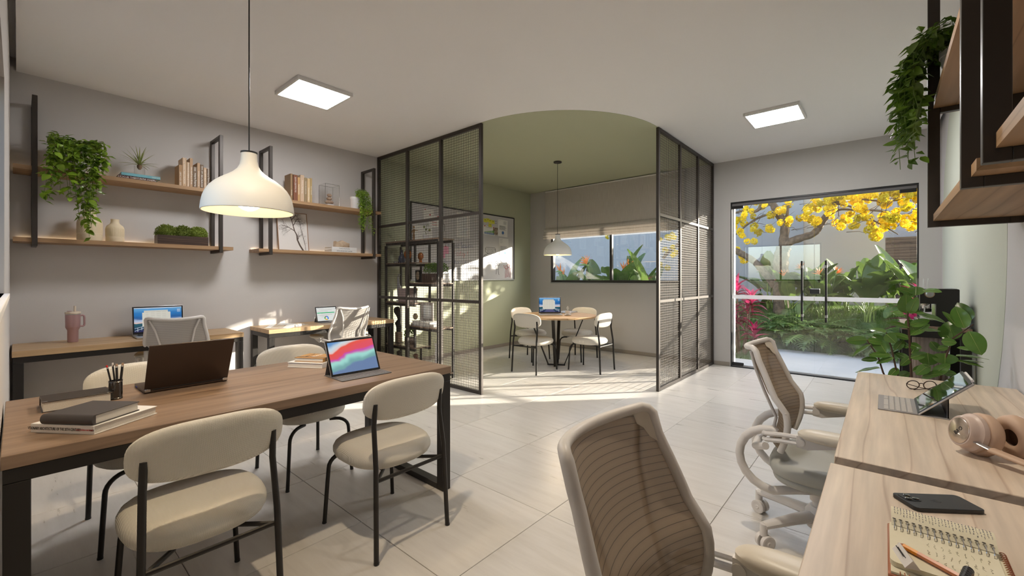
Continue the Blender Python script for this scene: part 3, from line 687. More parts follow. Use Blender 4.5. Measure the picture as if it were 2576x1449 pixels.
# ------------------------------------------------------------------ books
def bookmat(c): 
    k = 'bk%.3f%.3f%.3f' % c
    if k not in K: K[k] = mat('book_cover_' + k[2:].replace('.', ''), c, .55)
    return K[k]
def standing_book(lab, x0, x1, yf, z, h, dep, col, txt=None, tc='wlet', ts=.018, tz=.5, grp=None, sx=1):
    t = thing('book', lab, 'book', ((x0+x1)/2, yf, z), group=grp); w = (x1-x0)/2-.0006; c = bookmat(col); k = min(.003, w*.25)
    obj('cover', B().box(-w, w, 0, k, 0, h, bev=.001).box(-w, -w+k, k, dep, 0, h).box(w-k, w, k, dep, 0, h), c, t, smooth=False)
    obj('pages', B().box(-w+k+.0003, w-k-.0003, k+.0003, dep-.004, .003, h-.004), K['pages'], t, smooth=False)
    if txt: text(txt, ts, K[tc], t, (0, -.0004, h*tz), (pi/2, -pi/2, 0), sx=sx)
    return t
def flat_book(lab, cx, cy, z, w, d, h, rz, col, txt=None, tc='ink', ts=.02, round_spine=False, mirror=False, grp=None, name='book', cat='book', sx=1):
    """lies flat; spine on the local -y side, length w along x"""
    t = thing(name, lab, cat, (cx, cy, z), rz, grp); c = bookmat(col) if isinstance(col, tuple) else col; k = .003; e = .004
    obj('front_cover', B().box(-w/2, w/2, -d/2, d/2, h-k, h, bev=.0008), c, t); obj('rear_cover', B().box(-w/2, w/2, -d/2, d/2, 0, k, bev=.0008), c, t)
    if round_spine:
        pr = [(-d/2, 0)] + [(-d/2-.012*sin(pi*i/8), h/2-h/2*cos(pi*i/8)) for i in range(1, 8)] + [(-d/2, h), (-d/2+.002, h), (-d/2+.002, 0)]
        obj('spine', B().prism(pr, 'x', -w/2, w/2), c, t, ang=60)
    else: obj('spine', B().box(-w/2, w/2, -d/2-.002, -d/2+.001, 0, h, bev=.001), c, t)
    obj('pages', B().box(-w/2+e, w/2-e, -d/2+.001, d/2-e, k, h-k), K['pages'], t, smooth=False)
    if txt: text(txt, ts, K[tc], t, (0, -d/2-.0026, h/2), (pi/2, 0, 0), mirror=mirror, sx=sx)
    return t
g1 = 'brown and tan books on the upper shelf with the spiky plant'
cols = {'dk': (.115, .062, .028), 'tan': (.36, .215, .10), 'lt': (.52, .36, .22), 'mid': (.42, .27, .155), 'br': (.15, .092, .05)}
bk = [(450, 458.8, 414.3, 'tan', 'YEAR VIEW DIARY', .018, .34, 'book with a mid-brown spine and dark side, first from the spiky plant'),
      (459, 469.4, 397, 'lt', 'ARCHITECTURAL DESIGN STUDIO', .018, .55, 'tallest pale tan book, on the shelf with the spiky plant'),
      (469.8, 477.4, 408, 'lt', 'history of modern architecture', .020, .5, 'pale tan book titled history of modern architecture'),
      (477.6, 485.3, 398, 'mid', 'the age of the golden ratio', .017, .4, 'tall plain tan book beside history of modern architecture'),
      (485.7, 495.8, 419, 'br', 'Building facilities   2021', .022, .52, 'dark brown book titled Building facilities 2021'),
      (496, 503.8, 410, 'mid', 'the seasons in architecture', .015, .38, 'tan book between the two darkest brown titles by the pendant'),
      (504.2, 512.1, 414.6, 'br', 'ARCHITECTURE  and  more', .019, .5, 'brown book titled ARCHITECTURE and more'),
      (512.4, 520, 422, 'lt', 'wonders of the world  2020', .017, .5, 'short pale tan book titled wonders of the world'),
      (520.4, 527.6, 424.6, 'dk', 'Drawing Architecture', .019, .66, 'dark brown book at the black shelf post, titled Drawing Architecture')]
for (a, b, vt, c, tx, ts, tz, lab) in bk:
    yf = 5.145 + random.uniform(-.004, .004); xa, xb = pix(a, vt, Y=yf).x, pix(b, vt, Y=yf).x
    standing_book(lab, xa, xb, yf, SU, pix((a+b)/2, vt, Y=yf).z-SU, .17, cols[c], tx, 'wlet', ts, tz, g1, sx=.92)
bk = [(730.9, 736.5, 436.7, (.27, .17, .085), 'Beyond time', .013, .30, 'brown book with a large dark side, first from the pendant lamp'),
      (738, 748.8, 439.7, (.20, .075, .038), 'the beautiful world', .024, .62, 'red-brown book titled the beautiful world'),
      (749, 755.2, 446, (.50, .30, .13), 'MONOGRAPHS', .018, .5, 'orange-tan book beside the red-brown one'),
      (755.6, 765.6, 440.3, (.54, .39, .27), 'The Great Century', .021, .56, 'wide pale pink-tan book titled The Great Century'),
      (766, 772.2, 447, (.29, .215, .115), 'One hundred years of habits', .014, .6, 'khaki book titled One hundred years of habits'),
      (773.2, 780, 449, (.60, .43, .235), 'MAKE YOUR SPACE', .018, .36, 'cream book titled MAKE YOUR SPACE'),
      (780.4, 785.2, 448, (.40, .285, .13), 'impressions of a life', .013, .5, 'thin olive-tan book at the wire stone box end of its row')]
for i, (a, b, vt, c, tx, ts, tz, lab) in enumerate(bk):
    yf = 5.15 + random.uniform(-.004, .004); xa, xb = pix(a, vt, Y=yf).x, pix(b, vt, Y=yf).x
    standing_book(lab, xa, xb, yf, SU, pix((a+b)/2, vt, Y=yf).z-SU, .17, c, tx, 'wlet', ts, tz, 'brown books beside the wire stone box', sx=.95)
flat_book('dark red book titled URBAN APARTMENT BLOCKS under the teal book', .716, 5.236, SU, .26, .20, .028, 0, (.07, .012, .014), 'URBAN APARTMENT BLOCKS', 'wlet', .0215, mirror=True, sx=.93)
tealb = flat_book('teal book carrying the glass jar with the spiky plant', .742, 5.226, SU+.028, .274, .19, .026, 0, (.16, .40, .47), None)
text('HABITATS', .013, K['wlet'], tealb, (.105, -.0977, .013), (pi/2, 0, 0))
# glass jar with an air plant
t = thing('jar_plant', 'clear glass jar holding a spiky green air plant on the teal book', 'plant', (.743, 5.222, SU+.0545))
obj('jar', B().lathe([(.036, 0), (.040, .003), (.040, .092), (.0385, .092), (.037, .006), (0, .005)], 28, cap=False), K['glass'], t)
obj('plant_base', B().lathe([(.008, .060), (.018, .075), (.020, .095), (.012, .105)], 14), mat('dry_base', (.22, .13, .07), .9), t)
def strap(L, w, b, tw=0, fold=.3, n=7):
    bb = B()
    def f(u, v):
        x = L*v; d = (1-v)**.6*w*(.55+1.2*v*(1-v)) if v < 1 else 0
        return V((x - .15*b*x*v, (u*2-1)*d, -b*L*v*v + abs(u*2-1)*d*fold))
    return bb.grid(f, 2, n)
for i in range(30):
    a = i*2.4; el = [1.35, 1.0, .65, .4, .25][i % 5] + random.uniform(-.1, .1); L = random.uniform(.145, .20)
    mx = M.Translation((0, 0, .098)) @ M.Rotation(a, 4, 'Z') @ M.Rotation(-el, 4, 'Y')
    link('leaf', strap(L, .0085, random.uniform(.05, .35)).mesh('leaf', K['air']), t, mx=mx)
# ------------------------------------------------------------------ vases, planter, stones, art
def vase(lab, x, y, r, h):
    t = thing('vase', lab, 'vase', (x, y, SL))
    pr = [(.9, 0), (.97, .015), (1, .05), (1, .20), (.985, .205), (.985, .215), (1, .22), (1, .55), (.97, .64), (.86, .715), (.68, .765), (.55, .80), (.48, .86), (.455, .92), (.47, .985), (.475, 1.0), (.43, 1.0), (.40, .93)]
    obj('body', B().lathe([(q*r, z*h) for q, z in pr], 48), K['cream'], t, ang=30)
    rb = B()
    for k in range(60):
        a = 2*pi*k/60; rb.tube([(r*1.0*cos(a), r*1.0*sin(a), .26*h), (r*1.0*cos(a), r*1.0*sin(a), .56*h), (r*.94*cos(a), r*.94*sin(a), .66*h)], .0016, 4)
    obj('ribbing', rb, K['cream'], t, kind='stuff')
vase('larger cream ribbed vase under the trailing ivy', .415, 5.255, .082, .272)
vase('smaller cream ribbed vase standing alone beside the larger one', .578, 5.255, .063, .208)
def bush(b, c, r, n, sc=(1, 1, 1), leaf=.012):
    for _ in range(n):
        a, q = random.uniform(0, 2*pi), random.uniform(-.5, 1); s = sqrt(max(0, 1-q*q)); d = V((s*cos(a)*sc[0], s*sin(a)*sc[1], q*sc[2]))
        p = V(c) + d*r*random.uniform(.72, 1.08); t = (d + V((random.uniform(-.8, .8), random.uniform(-.8, .8), random.uniform(-.2, .9)))).normalized()
        u = t.cross(V((random.random(), random.random(), random.random()))).normalized(); L = leaf*random.uniform(.7, 1.3)
        b.poly([p, p+t*L*.5+u*L*.28, p+t*L, p+t*L*.5-u*L*.28])
t = thing('planter_box', 'dark carved wooden planter box holding three clipped green bushes', 'planter', (1.062, 5.225, SL))
pb = B()
for a in ((-.2, .2, -.075, -.063), (-.2, .2, .063, .075), (-.2, -.188, -.063, .063), (.188, .2, -.063, .063)): pb.box(*a, 0, .088, bev=.001)
pb.box(-.188, .188, -.063, .063, 0, .008); obj('box', pb, K['wenge'], t)
obj('soil', B().box(-.188, .188, -.063, .063, .008, .075), K['soil'], t, smooth=False)
for i, x in enumerate((-.125, .005, .128)):
    b = B(); b.ball((x, 0, .112), .058, 12, (1, .85, .95)); bush(b, (x, 0, .112), .076, 1500, (1, .85, .95), .014); o = obj('bush', b, K['moss'], t, smooth=False, kind='stuff')
t = thing('stone_display', 'wire and glass display box with three stacked beige stones', 'ornament', (2.545, 5.225, SU)); hw, hd, hh = .088, .083, .262
b = B(); cs = [(-hw, -hd), (hw, -hd), (hw, hd), (-hw, hd)]
for i in range(4):
    b.bar((*cs[i], 0), (*cs[i], hh), .0035); b.bar((*cs[i], hh), (*cs[(i+1) % 4], hh), .0035); b.bar((*cs[i], .002), (*cs[(i+1) % 4], .002), .0035)
obj('wire_frame', b, K['chrome'], t); b = B()
for i in range(1, 8): b.bar((-hw+2*hw*i/8, hd-.002, 0), (-hw+2*hw*i/8, hd-.002, hh), .0012)
for i in range(1, 13): b.bar((-hw, hd-.002, hh*i/13), (hw, hd-.002, hh*i/13), .0012)
obj('wire_back', b, K['steel'], t, kind='stuff')
for i in (0, 1, 3):
    a, c = cs[i], cs[(i+1) % 4]; obj('glass_side', B().bar(((a[0]+c[0])/2*.97, (a[1]+c[1])/2*.97, .003), ((a[0]+c[0])/2*.97, (a[1]+c[1])/2*.97, hh-.004), *( (2*hw-.008, .002) if a[1] == c[1] else (.002, 2*hd-.008)), up=(0, 1, 0)), K['glass'], t)
st = mat('beige_stone', (.48, .35, .25), .8, var=((.34, .23, .16), 30))
obj('plinth', B().box(-.042, .042, -.042, .042, .004, .026, bev=.002), K['white'], t)
for (z, rx, rz_, dx) in ((.0525, .055, .0265, 0), (.098, .034, .021, .002), (.139, .031, .0205, .004)): obj('stone', B().ball((dx, 0, z), 1, 18, (rx, rx*.8, rz_)), st, t)
# framed tree picture (leans against the wall)
t = thing('tree_picture', 'thin wood framed picture of a bare tree, leaning on the wall', 'picture', (2.17, 5.325, SL))
lean = D.objects.new('picture_tilt', None)
D.objects.remove(lean)
TL = M.Rotation(-.155, 4, 'X'); pw, ph = .175, .475; wf = mat('picture_wood', (.28, .14, .06), .5)
def pm(b): 
    for v in b.bm.verts: v.co = TL @ v.co
    return b
fb = B().box(-pw, pw, 0, .014, 0, .006).box(-pw, pw, 0, .014, ph-.006, ph).box(-pw, -pw+.006, 0, .014, .006, ph-.006).box(pw-.006, pw, 0, .014, .006, ph-.006)
obj('frame', pm(fb), wf, t); obj('print', pm(B().box(-pw+.006, pw-.006, .004, .012, .006, ph-.006)), mat('print_paper', (.72, .69, .66), .6), t)
tr = B()
def twig(p, a, L, w, d):
    n = 4; pts = [p]
    for i in range(n):
        a += random.uniform(-.28, .28); q = pts[-1]; pts.append((q[0]+cos(a)*L/n, q[1]+sin(a)*L/n))
    for i in range(n):
        x0, z0 = pts[i]; x1, z1 = pts[i+1]
        if max(abs(x0), abs(x1)) > pw-.012 or max(z0, z1) > ph-.01: return
        wa, wb = w*(1-.5*i/n), w*(1-.5*(i+1)/n); nx, nz = -(z1-z0), (x1-x0); m_ = sqrt(nx*nx+nz*nz) or 1; nx /= m_; nz /= m_
        tr.poly([(x0-nx*wa, .0035, z0-nz*wa), (x0+nx*wa, .0035, z0+nz*wa), (x1+nx*wb, .0035, z1+nz*wb), (x1-nx*wb, .0035, z1-nz*wb)])
        if d > 0:
            for _ in range(random.choice((1, 2, 2))): twig(pts[i+1], a+random.choice((-1, 1))*random.uniform(.35, .95), L*random.uniform(.45, .7), wb*.5, d-1)
TP = [(.105, .012), (.07, .075), (.045, .14), (.042, .20), (.018, .25), (.005, .315), (-.012, .40), (-.02, .455)]
for i in range(len(TP)-1):
    (x0, z0), (x1, z1) = TP[i], TP[i+1]; wa, wb = .0115*(1-i/9), .0115*(1-(i+1)/9)
    tr.poly([(x0-wa, .0035, z0), (x0+wa, .0035, z0), (x1+wb, .0035, z1), (x1-wb, .0035, z1)])
for p, a, L in (((.018, .25), 2.45, .16), ((.005, .315), 1.1, .12), ((-.012, .40), 2.2, .11), ((-.012, .38), .9, .10), ((.045, .14), .9, .06)): twig(p, a, L, .0045, 3)
TQ = [(.135, .02), (.132, .08), (.118, .15), (.11, .21), (.095, .28), (.09, .34), (.07, .40)]
for i in range(len(TQ)-1):
    (x0, z0), (x1, z1) = TQ[i], TQ[i+1]; tr.poly([(x0-.003, .0035, z0), (x0+.003, .0035, z0), (x1+.002, .0035, z1), (x1-.002, .0035, z1)])
    twig((x1, z1), 1.2+random.uniform(-.9, .9), .06, .0014, 2)
obj('tree_print', pm(tr), mat('sepia_ink', (.10, .075, .06), .9), t, smooth=False, kind='stuff')
flat_book('white book with a reversed title, directly on the shelf board', 2.70, 5.235, SL, .33, .20, .033, 0, (.70, .69, .68), 'BEHIND THE HOUSE HOME', 'ink', .0165, mirror=True)
flat_book('white book titled Constructing Paradise under the stone sculpture', 2.70, 5.23, SL+.0335, .33, .19, .033, 0, (.73, .72, .71), 'Constructing Paradise', 'ink', .016)
t = thing('stone_sculpture', 'rough beige stone sculpture resting on two white books', 'sculpture', (2.705, 5.22, SL+.067))
b = B().box(-.092, .092, -.04, .04, 0, .075, bev=.012, seg=2); bmesh.ops.subdivide_edges(b.bm, edges=b.bm.edges, cuts=3, use_grid_fill=True)
for v in b.bm.verts: 
    p = v.co; v.co = p + V((0, sin(p.x*70+p.z*50)*.004, (.016*sin(p.x*48+1.2)+.006*sin(p.x*120))*(p.z/.075))) + V([random.uniform(-.0015, .0015) for _ in range(3)])*(p.z > .005)
obj('stone', b, mat('sand_stone', (.55, .43, .31), .85, bump=(60, .6), var=((.42, .30, .2), 18)), t, ang=60)
# ------------------------------------------------------------------ trailing ivy
def leafmesh(name, L, w, m, fold=.18, droop=.25, n=5, tip=1.6):
    def f(u, v):
        s = sin(pi*min(v, 1)**.8)**.8*(1-.35*v)**.5*w if 0 < v < 1 else 0
        return V((L*v, (u*2-1)*s, -droop*L*v*v + abs(u*2-1)*s*fold))
    return B().grid(f, 2, n).mesh(name, m)
def orient(p, d, nrm, s=1):
    d = V(d).normalized(); n = V(nrm); n = (n-d*n.dot(d)); n = n.normalized() if n.length > 1e-4 else d.orthogonal().normalized(); y = n.cross(d)
    return M.Translation(p) @ M(((d.x, y.x, n.x, 0), (d.y, y.y, n.y, 0), (d.z, y.z, n.z, 0), (0, 0, 0, 1))) @ M.Scale(s, 4)
def ivy(lab, loc, pr, ph, strands, m, L, nl, out, potm=None, parts=290, tilt=0):
    t = thing('ivy_plant', lab, 'plant', loc); pm_ = potm or K['white']
    obj('pot', B().lathe([(pr*.72, 0), (pr*.75, .004), (pr*.94, ph*.82), (pr, ph*.83), (pr, ph), (pr*.92, ph), (pr*.88, ph*.85), (0, ph*.84)], 32, cap=False).lathe([(0, .001), (pr*.72, .001)], 32, cap=False), pm_, t)
    obj('soil', B().lathe([(0, ph*.88), (pr*.9, ph*.88)], 20, cap=False), K['soil'], t)
    vs = B(); sites = []
    for st in strands:
        P = [V(p) for p in st]; q = []
        for i in range(len(P)-1):
            for k in range(6): q.append(P[i].lerp(P[i+1], k/6))
        q.append(P[-1]); vs.tube(q, .0014, 5); sites += [(q[i], (q[min(i+1, len(q)-1)]-q[max(i-1, 0)])) for i in range(len(q))]
    obj('vines', vs, K['gstem'], t, kind='stuff')
    me = [leafmesh('leaf', L*s, L*.36*s, m, droop=dr) for s, dr in ((1, .25), (.85, .1), (1.15, .4))]; rest = B(); N_ = 0
    random.shuffle(sites)
    for i in range(nl):
        p, d = sites[i % len(sites)]; p = V(p) + V([random.uniform(-.02, .02) for _ in range(3)]); o = V(out)
        dr = V((random.uniform(-1, 1), random.uniform(-1, 1), random.uniform(-.9, .25))) + o*.35; nr = V((random.uniform(-.5, .5), random.uniform(-.5, .5), 1.0)) + o*random.uniform(.2, 1.2)
        mx = orient(p, dr, nr, random.uniform(.75, 1.2))
        if i < parts: link('leaf', random.choice(me), t, mx=mx)
        else:
            w = .36*L*.8; rest.poly([mx @ V((0, 0, 0)), mx @ V((L*.45, w*.8, .1*w)), mx @ V((L, 0, -.2*L)), mx @ V((L*.45, -w*.8, .1*w))])
    if nl > parts: obj('foliage', rest, m, t, smooth=False, kind='stuff')
    return t
def hang(r0, z0, edge, ends, axis, sgn):
    out = []
    for (x, zb, f) in ends:
        xs = x*.75; zt = z0+random.uniform(.02, .10); e = edge+random.uniform(.0, .05)
        p = [(xs*.5, 0, z0-.03), (xs, sgn*r0*.6, zt), (x, sgn*(e*.8), zt-.03), (x, sgn*(e+.02), zt-.14)]
        n = 3
        for k in range(1, n+1): p.append((x + f*(k/n), sgn*(e+.02+random.uniform(-.015, .015)), zt-.14+(zb-zt+.14)*k/n))
        if axis == 'x': p = [(a, b2, c) for a, b2, c in p]
        out.append(p)
    return out
st = hang(.08, .20, .17, [(x, zb+random.uniform(-.05, .05), f) for x, zb, f in ((-.16, -.02, 0), (-.15, -.22, -.02), (-.13, -.10, 0), (-.12, -.26, -.04), (-.10, -.18, .0), (-.08, -.30, .03), (-.06, -.24, .02), (-.05, -.38, .06), (-.03, -.30, .04), (-.02, -.42, .06), (0, -.36, .04), (.01, -.48, .05), (.03, -.44, .04), (.04, -.50, .03), (.05, -.42, .03), (.06, -.46, .02), (.07, -.36, .01), (.08, -.40, .01), (.09, -.28, .0), (.10, -.32, -.01), (.11, -.2, -.01), (.12, -.24, -.01), (.13, -.08, .0), (.15, .02, .0), (.16, .08, .0), (-.14, -.27, -.05), (-.09, .0, 0), (.03, .0, 0), (.08, .0, 0), (-.03, .02, 0))], 'x', -1)
ivy('large trailing ivy hanging over the cream vases', (.325, 5.24, SU), .085, .19, st, K['ivy'], .058, 1000, (0, -1, .1), parts=290)
st = hang(.05, .17, .10, [(random.uniform(-.06, .10), random.uniform(-.33, -.02), random.uniform(-.02, .02)) for i in range(16)], 'x', -1)
ivy('small trailing ivy in a white pot beside the mesh partition', (2.90, 5.235, SU), .065, .165, [[(a+.045, b2, c) for a, b2, c in s] for s in st], K['ivy'], .032, 1100, (0, -1, .1), parts=0)
st = hang(.08, .20, .15, [(-.17+.34*i/29, random.uniform(-.34, -.1) if i % 2 else random.uniform(-.25, .05), random.uniform(-.05, .03)) for i in range(30)], 'x', 1)
ivy('trailing ivy in a pale pot on the high shelf seen from below', (2.93, -.285, SU), .085, .20, st, K['ivyd'], .060, 950, (-.3, 1, .1), parts=290)
# ------------------------------------------------------------------ things on the meeting table
def emat(name, stops, ax=2, st=.9, noise=.0, nsc=3, lo=0, hi=1, rot=0, dist=0):
    """a lit screen picture: colour bands along a direction of the screen with soft turbulence"""
    m = D.materials.new(name); m.use_nodes = True; nt = m.node_tree; L = nt.links.new; nt.nodes.remove(nt.nodes['Principled BSDF'])
    tc = N(m, 'ShaderNodeTexCoord'); mp = N(m, 'ShaderNodeMapping'); mp.inputs['Rotation'].default_value = (0, rot, 0); L(tc.outputs['Generated'], mp.inputs[0])
    sp = N(m, 'ShaderNodeSeparateXYZ'); L(mp.outputs[0], sp.inputs[0]); nz = N(m, 'ShaderNodeTexNoise'); nz.inputs['Scale'].default_value = nsc; nz.inputs['Detail'].default_value = 2; nz.inputs['Distortion'].default_value = dist
    L(tc.outputs['Generated'], nz.inputs['Vector']); a = N(m, 'ShaderNodeMath', operation='MULTIPLY_ADD'); a.inputs[1].default_value = noise
    sb = N(m, 'ShaderNodeMath', operation='SUBTRACT'); sb.inputs[1].default_value = .5; L(nz.outputs['Fac'], sb.inputs[0])
    L(sb.outputs[0], a.inputs[0]); L(sp.outputs[ax], a.inputs[2]); cr = ramp(m, stops); cr.color_ramp.interpolation = 'EASE'; L(a.outputs[0], cr.inputs['Fac'])
    e = N(m, 'ShaderNodeEmission'); e.inputs[1].default_value = st/2**S.view_settings.exposure; L(cr.outputs['Color'], e.inputs[0])
    g = N(m, 'ShaderNodeBsdfGlossy'); g.inputs['Roughness'].default_value = .05; fr = N(m, 'ShaderNodeMixShader'); fr.inputs[0].default_value = .04
    L(e.outputs[0], fr.inputs[1]); L(g.outputs[0], fr.inputs[2]); L(fr.outputs[0], nt.nodes['Material Output'].inputs[0]); return m
def flatm(name, c, st=.9): return emat(name, [(0, c), (1, c)], st=st)
SC_sea = emat('sea_screen', [(0, (.03, .03, .10)), (.16, (.02, .06, .10)), (.30, (.02, .10, .14)), (.345, (.02, .11, .15)), (.36, (.75, .55, .48)), (.46, (.45, .55, .72)), (.56, (.03, .13, .36)), (.75, (.03, .20, .52)), (.95, (.12, .36, .66)), (1, (.35, .5, .7))], noise=.14, nsc=2.6, dist=.6)
SC_win = flatm('window_white', (.68, .66, .58)); SC_dk = flatm('window_grey', (.30, .30, .27)); SC_rail = flatm('pier_white', (.62, .68, .78)); SC_pier = flatm('pier_deck', (.10, .10, .22))
SC_abs = emat('abstract_screen', [(0, (.16, .24, .42)), (.10, (.20, .42, .42)), (.28, (.38, .75, .68)), (.385, (.62, .10, .45)), (.43, (.80, .10, .14)), (.60, (.85, .11, .08)), (.66, (.80, .62, .60)), (.74, (.62, .72, .78)), (.9, (.14, .32, .62)), (1, (.10, .25, .55))], noise=.62, nsc=1.15, rot=.35, dist=.9, st=.95)
def keyboard(t, w, d, y0, z, rows, km, kw=.0185, nm='keyboard'):
    b = B(); n = int(w/kw)
    for r in range(rows):
        yy = y0+d*(r+.5)/rows; n2 = n - (0 if r else 4)
        if r == 0: b.box(-w*.22, w*.22, yy-d/rows*.4, yy+d/rows*.4, z, z+.0016, bev=.0005)
        for i in range(n):
            x = -w/2+w*(i+.5)/n
            if r == 0 and abs(x) < w*.24: continue
            b.box(x-w/n*.42, x+w/n*.42, yy-d/rows*.4, yy+d/rows*.4, z, z+.0016, bev=.0005)
    return obj(nm, b, km, t, smooth=False, kind='stuff')
def laptop(lab, loc, rz, w, d, h, lean, shell, keys, screen=True, bez=.012, lidt=.006):
    """front (user side) is local -y; the lid stands on the +y edge and leans back by lean"""
    t = thing('laptop', lab, 'laptop', loc, rz); z = .016
    obj('base', B().box(-w/2, w/2, -d/2, d/2, .002, z, bev=.003, seg=2), shell, t)
    obj('key_well', B().box(-w*.44, w*.44, -d*.08, d*.36, z-.0005, z+.0004), K['blackp'], t)
    keyboard(t, w*.86, d*.40, -d*.065, z+.0003, 5, keys)
    obj('touchpad', B().box(-w*.16, w*.16, -d*.42, -d*.14, z-.0004, z+.0005, bev=.0004), shell, t)
    lid = M.Translation((0, d/2-.006, z)) @ M.Rotation(-lean, 4, 'X')
    def tl(b):
        for v in b.bm.verts: v.co = lid @ v.co
        return b
    o = obj('lid', tl(B().box(-w/2, w/2, 0, lidt, .002, h, bev=.002, seg=2)), shell, t)
    obj('hinge', B().tube([(-w*.4, d/2-.004, z), (w*.4, d/2-.004, z)], .006, 10), K['blackp'], t)
    if screen:
        obj('bezel', tl(B().box(-w/2+.003, w/2-.003, -.0008, .001, .004, h-.003)), K['blackp'], t)
        me = B().box(-w/2+bez, w/2-bez, -.0016, -.0007, bez*1.6, h-bez).mesh('display', SC_sea, False)
        ds = link('display', me, t, mx=lid); W2, H0, H1 = w/2-bez, bez*1.6, h-bez; HH = H1-H0
        def P(b, m_, nm): link(nm, b.mesh(nm, m_, False), ds, (0, 0, 0))
        P(B().prism([(-W2*.55, H0+.0005), (W2*.55, H0+.0005), (W2*.3, H0+HH*.18), (-W2*.3, H0+HH*.18)], 'y', -.0019, -.0017), SC_pier, 'pier_picture')
        rb = B()
        for s in (-1, 1):
            for (xa, za, xb, zb) in ((.98, .05, .52, .19), (.98, .16, .50, .25), (.86, .02, .86, .18), (.70, .08, .70, .21), (.58, .14, .58, .23), (.50, 0.16, .50, .78)):
                a, b2 = V((s*xa*W2, -.0018, H0+za*HH)), V((s*xb*W2, -.0018, H0+zb*HH)); rb.bar(a, b2, .0003, .0032, up=(0, 0, 1) if abs(xa-xb) > .05 else (1, 0, 0))
        P(rb, SC_rail, 'rail_picture')
        P(B().box(-W2*.67, W2*.50, -.0024, -.002, H0+HH*.22, H0+HH*.80), SC_win, 'window_shade')
        P(B().box(-W2*.60, W2*.40, -.0028, -.0024, H0+HH*.19, H0+HH*.88), SC_win, 'open_window')
        lb = B()
        for k in range(8):
            zz = H0+HH*(.80-.075*k); lb.box(-W2*.53, -W2*.42, -.003, -.0028, zz, zz+.0014)
            for q in range(3): lb.box(W2*(-.32+.24*q), W2*(-.16+.24*q), -.003, -.0028, zz, zz+.0012)
        lb.box(-W2*.6, W2*.40, -.003, -.0028, H0+HH*.835, H0+HH*.842)
        P(lb, SC_dk, 'window_lines')
        P(B().box(-W2, W2, -.002, -.0017, H1-HH*.03, H1), SC_rail, 'menu_bar')
        P(B().box(W2*.80, W2*.94, -.002, -.0017, H1-HH*.13, H1-HH*.10).box(W2*.80, W2*.94, -.002, -.0017, H1-HH*.18, H1-HH*.16).box(W2*.80, W2*.94, -.002, -.0017, H1-HH*.22, H1-HH*.205), SC_rail, 'clock_text')
    return t
# dark laptop turned away from us: its user sits on the far side
t = laptop('open dark brown laptop, its lid turned towards us, on the meeting table', (.548, 2.690, TZ), pi+.02, .335, .215, .243, .46, K['laptop'], K['kblk'], screen=True)
for s in (-1, 1): obj('hinge_cap', B().box(s*.155-.011, s*.155+.011, .1025, .1135, .006, .021, bev=.002), K['chrome'], t)
ub = B()
for q in (0, 1): ub.box(.1672, .1684, -.075+q*.018, -.064+q*.018, .005, .0095)
obj('usb_port', ub, mat('usb_blue', (.02, .05, .5), .5), t, kind='stuff')
# tablet on a folding keyboard cover
def tablet(lab, loc, rz, w, kd, h, lean, scr, stand=.085, keys=None, cov=None, pencil=True):
    """keyboard flap lies towards local -y; the tablet leans back over local +y"""
    t = thing('tablet', lab, 'tablet', loc, rz); cov = cov or K['grey']
    obj('keyboard_flap', B().box(-w/2, w/2, -kd, 0, 0, .005, bev=.0018), cov, t)
    keyboard(t, w*.93, kd*.74, -kd*.86, .0048, 5, keys or K['key'], .02)
    obj('rear_flap', B().box(-w/2, w/2, .001, stand, 0, .003, bev=.001), cov, t)
    T = M.Translation((0, -.004, .006)) @ M.Rotation(-lean, 4, 'X')
    def tl(b):
        for v in b.bm.verts: v.co = T @ v.co
        return b
    obj('shell', tl(B().box(-w/2, w/2, 0, .007, 0, h, bev=.003, seg=2)), K['alum'], t)
    obj('bezel', tl(B().box(-w/2+.001, w/2-.001, -.0006, .002, .001, h-.001, bev=.0004)), K['blackp'], t)
    ds = link('display', B().box(-w/2+.011, w/2-.011, -.0012, -.0006, .011, h-.011).mesh('display', scr, False), t, mx=T)
    k = h*.55; a = T @ V((0, .009, k)); bk_ = V((0, stand-.002, .003)); m2 = V((0, a.y*.55+bk_.y*.45+.012, (a.z+.003)*.42))
    obj('stand_panel', B().bar(a, bk_, w*.92 if False else w*.9, .003, up=(1, 0, 0)) if False else B().poly([(-w*.48, a.y, a.z), (w*.48, a.y, a.z), (w*.48, bk_.y, bk_.z), (-w*.48, bk_.y, bk_.z)]).poly([(-w*.48, a.y-.003, a.z), (-w*.48, bk_.y-.004, bk_.z), (w*.48, bk_.y-.004, bk_.z), (w*.48, a.y-.003, a.z)]), cov, t, smooth=False)
    obj('back_cover', tl(B().box(-w/2, w/2, .0072, .009, h*.55, h, bev=.0008)), cov, t)
    if pencil: obj('stylus', tl(B().tube([(-w*.32, .003, h+.0045), (w*.34, .003, h+.0045)], .0044, 10)), K['white'], t)
    return t, ds
tablet('tablet with red and teal abstract picture, propped on its grey keyboard on the meeting table', (1.245, 2.232, TZ), -.02, .292, .125, .200, .42, SC_abs)
bb = flat_book('thick black bound book with silver corners on the meeting table', .1640, 2.596, TZ, .205, .148, .042, pi/2+pi/2+.02, K['lead'])
for (x, y) in ((-.1005, .072), (.1005, .072)):
    obj('metal_corner', B().box(x-.0035 if x < 0 else x-.014, x+.014 if x < 0 else x+.0035, y-.014, y+.0035, .0415, .0432).box(x-.0035 if x < 0 else x-.014, x+.014 if x < 0 else x+.0035, y-.014, y+.0035, -.0003+.0, .0012), K['chrome'], bb)
w0 = flat_book('white hardback titled VISIONARY ARCHITECTURE OF THE 20TH CENTURY on the meeting table', .197, 2.206, TZ, .246, .232, .030, atan2(2.051-2.251, .191-.051), (.74, .73, .72), 'VISIONARY ARCHITECTURE OF THE 20TH CENTURY', 'ink', .0145, sx=.60)
